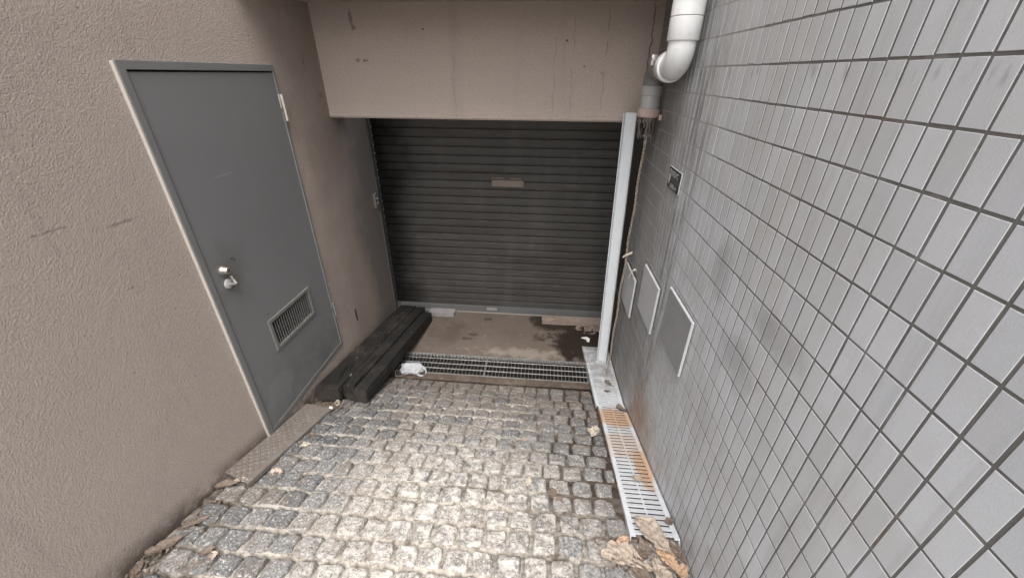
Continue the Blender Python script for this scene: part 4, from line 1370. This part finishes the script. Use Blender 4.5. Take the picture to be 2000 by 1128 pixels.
# ------------------------------------------------------------------ leaves
def leaf(x, y, z, L, W, rot, curl, mat, label, name='dry_leaf', group='dry leaves on the ramp', seed=0.0, lobes=0, tilt=(0, 0)):
    """a thin crumpled leaf: ragged outline, folded along the rib, with a stalk"""
    n, m = 26, 14
    V = []; F = []
    if 'heap' in group: curl *= 0.5
    fold = 0.35 + 0.5 * abs(ns((seed, 1.7), 1.0, 3))
    for i in range(n + 1):
        s = i / n
        w = W * (math.sin(math.pi * min(1, max(0.0, s) ** 0.75)) ** 0.7) + 0.0008
        w *= 1 + 0.22 * ns((s * 7, seed), 1.0, seed)
        if lobes: w *= 0.5 + 0.5 * abs(math.cos(s * math.pi * lobes))
        bend = 0.16 * L * ns((s * 1.6, seed), 1.0, seed + 11)
        for j in range(m + 1):
            t = -1 + 2 * j / m
            e = 1 + 0.20 * ns((s * 9, t * 2), 1, seed + (0 if t > 0 else 6)) * abs(t)
            px = (s - 0.5) * L + 0.05 * L * ns((s * 6, t * 3), 1, seed + 8) * abs(t)
            py = t * w / 2 * e + bend
            pz = fold * abs(t) ** 1.3 * w * 0.45 * curl
            pz += 0.30 * curl * ((s - .5) ** 2) * L
            pz += 0.13 * W * ns((s * 4.0, t * 1.6), 1.0, seed + 2) + 0.10 * W * ns((s * 10, t * 4), 1.0, seed + 5)
            pz += 0.05 * W * math.sin(s * 34 + abs(t) * 5) * abs(t) ** 0.5 * (1 - s)
            if t > 0.35: pz += curl * 0.5 * (t - 0.35) ** 1.5 * W * max(0, ns((s * 2.2, 3), 1, seed + 13) + 0.25)
            V.append(Vector((px, py, pz)))
    k0 = len(V)
    V += [v + Vector((0, 0, -0.0006)) for v in V]
    q = m + 1
    for i in range(n):
        for j in range(m):
            # nibbled edges
            if (j in (0, m - 1)) and ns((i * 0.6, j), 1.0, seed + 20) > 0.28: continue
            a = i * q + j
            F.append([a, a + q, a + q + 1, a + 1]); F.append([k0 + a, k0 + a + 1, k0 + a + q + 1, k0 + a + q])
    b0 = len(V)
    st = [V[n * q + m // 2] + Vector((d * L * 0.3, d * 0.05 * L, d * 0.02 * L)) for d in (0, 0.4, 1.0)]
    r = 0.0011
    for p in st:
        V += [p + Vector((0, r, 0)), p + Vector((0, -r * .5, r)), p + Vector((0, -r * .5, -r))]
    for i in range(2):
        for k in range(3):
            F.append([b0 + 3 * i + k, b0 + 3 * i + (k + 1) % 3, b0 + 3 * i + 3 + (k + 1) % 3, b0 + 3 * i + 3 + k])
    Rm = Matrix.Rotation(rot, 4, 'Z') @ Matrix.Rotation(tilt[0], 4, 'X') @ Matrix.Rotation(tilt[1], 4, 'Y')
    slope = math.atan2(zg(x, y + 0.05) - zg(x, y - 0.05), 0.1)
    Rm = Matrix.Rotation(slope, 4, 'X') @ Rm
    V = [Rm @ v for v in V]
    lo = sorted(v.z - math.tan(slope) * v.y for v in V)[len(V) // 12]
    V = [v + Vector((x, y, z - lo)) for v in V]
    return link(name, V, F, mat, smooth=True, label=label, cat='leaf', group=group)
G = lambda x, y: zg(x, y) + 0.007
T, O_, B, P_ = M['leaf_tan'], M['leaf_orange'], M['leaf_brown'], M['leaf_pale']
leaf(-1.25, 1.368, G(-1.25, 1.37), 0.062, 0.045, 0.4, 0.6, P_, 'pale fan-shaped leaf beside the right edge of the tread plate', seed=1)
leaf(-1.272, 1.163, G(-1.27, 1.16), 0.060, 0.046, 0.2, 0.9, T, 'curled tan leaf by the near corner of the tread plate', seed=2)
leaf(-1.275, 1.46, G(-1.275, 1.46), 0.050, 0.035, 0.8, 0.8, B, 'small brown leaf half under the middle of the tread plate', seed=3)
leaf(-1.272, 0.752, G(-1.27, .75), 0.055, 0.030, 1.2, 0.9, B, 'folded grey-brown leaf on dark setts at the lower left', seed=4)
leaf(-1.235, 0.74, G(-1.235, .74), 0.040, 0.030, 2.4, 0.9, T, 'tiny dull leaf next to the folded one at the lower left', seed=44)
leaf(-1.42, 0.865, G(-1.42, .865), 0.095, 0.026, 0.85, 1.1, B, 'long dark rolled leaf by the foot of the stucco wall', seed=5)
leaf(-1.452, 0.75, G(-1.452, .75), 0.125, 0.050, 0.95, 0.8, B, 'big crumpled brown leaf in the lower left corner by the wall', seed=6)
leaf(-1.47, 0.66, G(-1.47, .66), 0.08, 0.035, 1.9, 0.9, B, 'brown leaf at the wall foot, lowest in the lower left corner', seed=61)
leaf(-1.445, 1.062, G(-1.445, 1.062) + 0.006, 0.100, 0.042, 0.35, 1.2, B, 'shrivelled brown leaf clump at the near end of the tread plate', seed=7)
leaf(-1.385, 1.085, G(-1.385, 1.085) + 0.024, 0.065, 0.03, 0.1, 0.9, T, 'thin tan leaf lying on the near end of the tread plate', seed=71)
leaf(-0.014, 1.248, G(-.014, 1.248), 0.058, 0.026, 1.25, 0.5, P_, 'pale narrow leaf alone on the middle of the ramp', seed=8)
leaf(0.118, 1.175, G(.118, 1.175), 0.100, 0.055, -1.0, 0.3, B, 'flattened feathery brown leaf with a long stalk on the ramp', seed=9, lobes=4)
leaf(0.373, 1.734, G(.373, 1.734) + 0.004, 0.12, 0.07, 1.1, 0.7, P_, 'large pale dry leaf against the left rail of the near drain', seed=10)
for k, (x, y, nm) in enumerate([(-0.417, 1.338, 'orange leaf fragment left of the middle of the ramp'), (0.352, 1.369, 'orange leaf fragment beside the near drain'), (-0.05, 1.594, 'orange leaf fragment between setts high on the ramp'), (-0.51, 0.80, 'small orange fragment between setts at the bottom of the picture')]):
    leaf(x, y, G(x, y) - 0.004, 0.034, 0.022, 0.3 + k, 0.3, O_, nm, seed=11 + k)
zd = lambda y: float(np.interp(y, [0.985, 2.082, 2.088, 2.925], [-1.702, -2.052, -2.066, -2.176])) + 0.002
leaf(0.560, 2.365, zd(2.365), 0.075, 0.038, -0.9, 0.9, B, 'brown leaf on the far drain just in front of the post', seed=20, group='dry leaves on the drain')
leaf(0.535, 2.26, zd(2.26), 0.045, 0.03, 0.3, 0.9, B, 'small dark leaf on the middle of the far drain', seed=21, group='dry leaves on the drain')
leaf(0.600, 2.03, zd(2.03), 0.095, 0.05, -0.9, 1.2, B, 'twisted brown leaf at the rusty end of the near drain by the tiles', seed=22, group='dry leaves on the drain')
leaf(0.545, 1.335, zd(1.335), 0.062, 0.045, 0.9, 0.9, T, 'curled tan leaf on the blades in the middle of the near drain', seed=23, group='dry leaves on the drain')
leaf(0.618, 1.075, zd(1.075) + 0.002, 0.046, 0.036, 0.3, 0.5, B, 'round brown leaf on the right rail of the near drain', seed=24, group='dry leaves on the drain')
leaf(0.52, 0.995, zd(0.995) + 0.004, 0.20, 0.090, -1.05, 0.75, T, 'largest curled tan leaf lying over the near end of the drain', seed=30, group='leaf heap at the drain end')
leaf(0.555, 0.905, G(.555, .905) + 0.012, 0.15, 0.060, -1.25, 0.7, O_, 'orange-brown leaf under the largest leaf at the drain end', seed=31, group='leaf heap at the drain end')
leaf(0.405, 0.895, G(.405, .895) + 0.006, 0.19, 0.085, -0.55, 0.7, T, 'broad wavy grey-tan leaf low in the heap at the drain end', seed=32, group='leaf heap at the drain end')
leaf(0.310, 0.952, G(.31, .952), 0.07, 0.045, 0.1, 1.1, B, 'dark crumpled leaf at the left end of the leaf heap', seed=33, group='leaf heap at the drain end')
leaf(0.400, 0.955, G(.40, .955) + 0.004, 0.08, 0.05, 0.8, 0.9, O_, 'bright orange leaf in the middle of the leaf heap', seed=34, group='leaf heap at the drain end')
leaf(0.595, 0.925, G(.595, .925) + 0.004, 0.06, 0.035, 0.4, 1.0, B, 'small dark leaf of the heap pressed against the tiles', seed=35, group='leaf heap at the drain end')
# crumbs of leaf and soil
def crumbs(name, boxes, N, mat, s0, s1, seed, zf):
    r = random.Random(seed); mb = MB()
    for _ in range(N):
        bx = r.choice(boxes)
        x = r.uniform(bx[0], bx[1]); y = r.uniform(bx[2], bx[3])
        s = r.uniform(s0, s1); a = r.uniform(0, 6.28); z = zf(x, y) + r.uniform(0, 0.004)
        c, si = math.cos(a), math.sin(a)
        P = [(-1, -.4, r.uniform(0, .6)), (0.2, -.7, r.uniform(0, .6)), (1, 0.1, r.uniform(0, .8)), (0.1, .6, r.uniform(0, .6))]
        V = [(x + (u * c - v * si) * s, y + (u * si + v * c) * s, z + w * s) for u, v, w in P]
        V += [(p[0], p[1], p[2] - s * 0.3) for p in V]
        mb.add(V, [[0, 1, 2, 3], [7, 6, 5, 4], [0, 4, 5, 1], [1, 5, 6, 2], [2, 6, 7, 3], [3, 7, 4, 0]])
    return tag(mb.build(name, mat), kind='stuff')
for k, (x, y, L, W, r, m, nm) in enumerate([
    (0.475, 0.925, 0.12, 0.07, 0.5, B, 'dark brown leaf wedged between the two broad leaves of the heap'),
    (0.340, 0.885, 0.10, 0.06, -0.2, T, 'tan leaf at the lower left of the leaf heap'),
    (0.52, 0.84, 0.13, 0.07, 1.9, T, 'tan leaf at the bottom of the leaf heap near the tiles'),
    (0.445, 0.82, 0.12, 0.06, -0.9, B, 'brown leaf at the bottom edge below the leaf heap'),
    (0.60, 0.86, 0.07, 0.05, 1.2, O_, 'orange leaf of the heap lowest against the tiles')]):
    leaf(x, y, G(x, y) + 0.004, L, W, r, 0.8, m, nm, seed=50 + 3 * k, group='leaf heap at the drain end')
crumbs('leaf_crumbs', [(0.30, 0.63, 0.84, 1.0), (0.42, 0.63, 0.9, 1.02)], 150, B, 0.004, 0.014, 3, lambda x, y: zg(x, y) + 0.006)
crumbs('leaf_litter', [(-1.49, -1.36, 0.5, 1.1), (-1.49, -1.40, 0.6, 1.06), (-1.42, -1.22, 1.74, 1.86), (-1.49, -1.3, 1.77, 1.85)], 230, B, 0.003, 0.012, 4, lambda x, y: zg(x, y) + 0.001)
crumbs('soil_crumbs', [(-1.1, 0.4, 2.30, 2.44), (-1.0, 0.42, 2.38, 2.44), (0.2, 0.43, 1.3, 2.3), (-0.9, 0.4, 2.72, 3.3)], 260, M['blocktan'], 0.0015, 0.005, 5, lambda x, y: zg(x, y) - 0.003)

crumbs('rubble', [(0.36, 0.62, 3.19, 3.262), (0.44, 0.62, 3.13, 3.25)], 80, M['blocktan'], 0.005, 0.020, 9, lambda x, y: Z0 + 0.002)
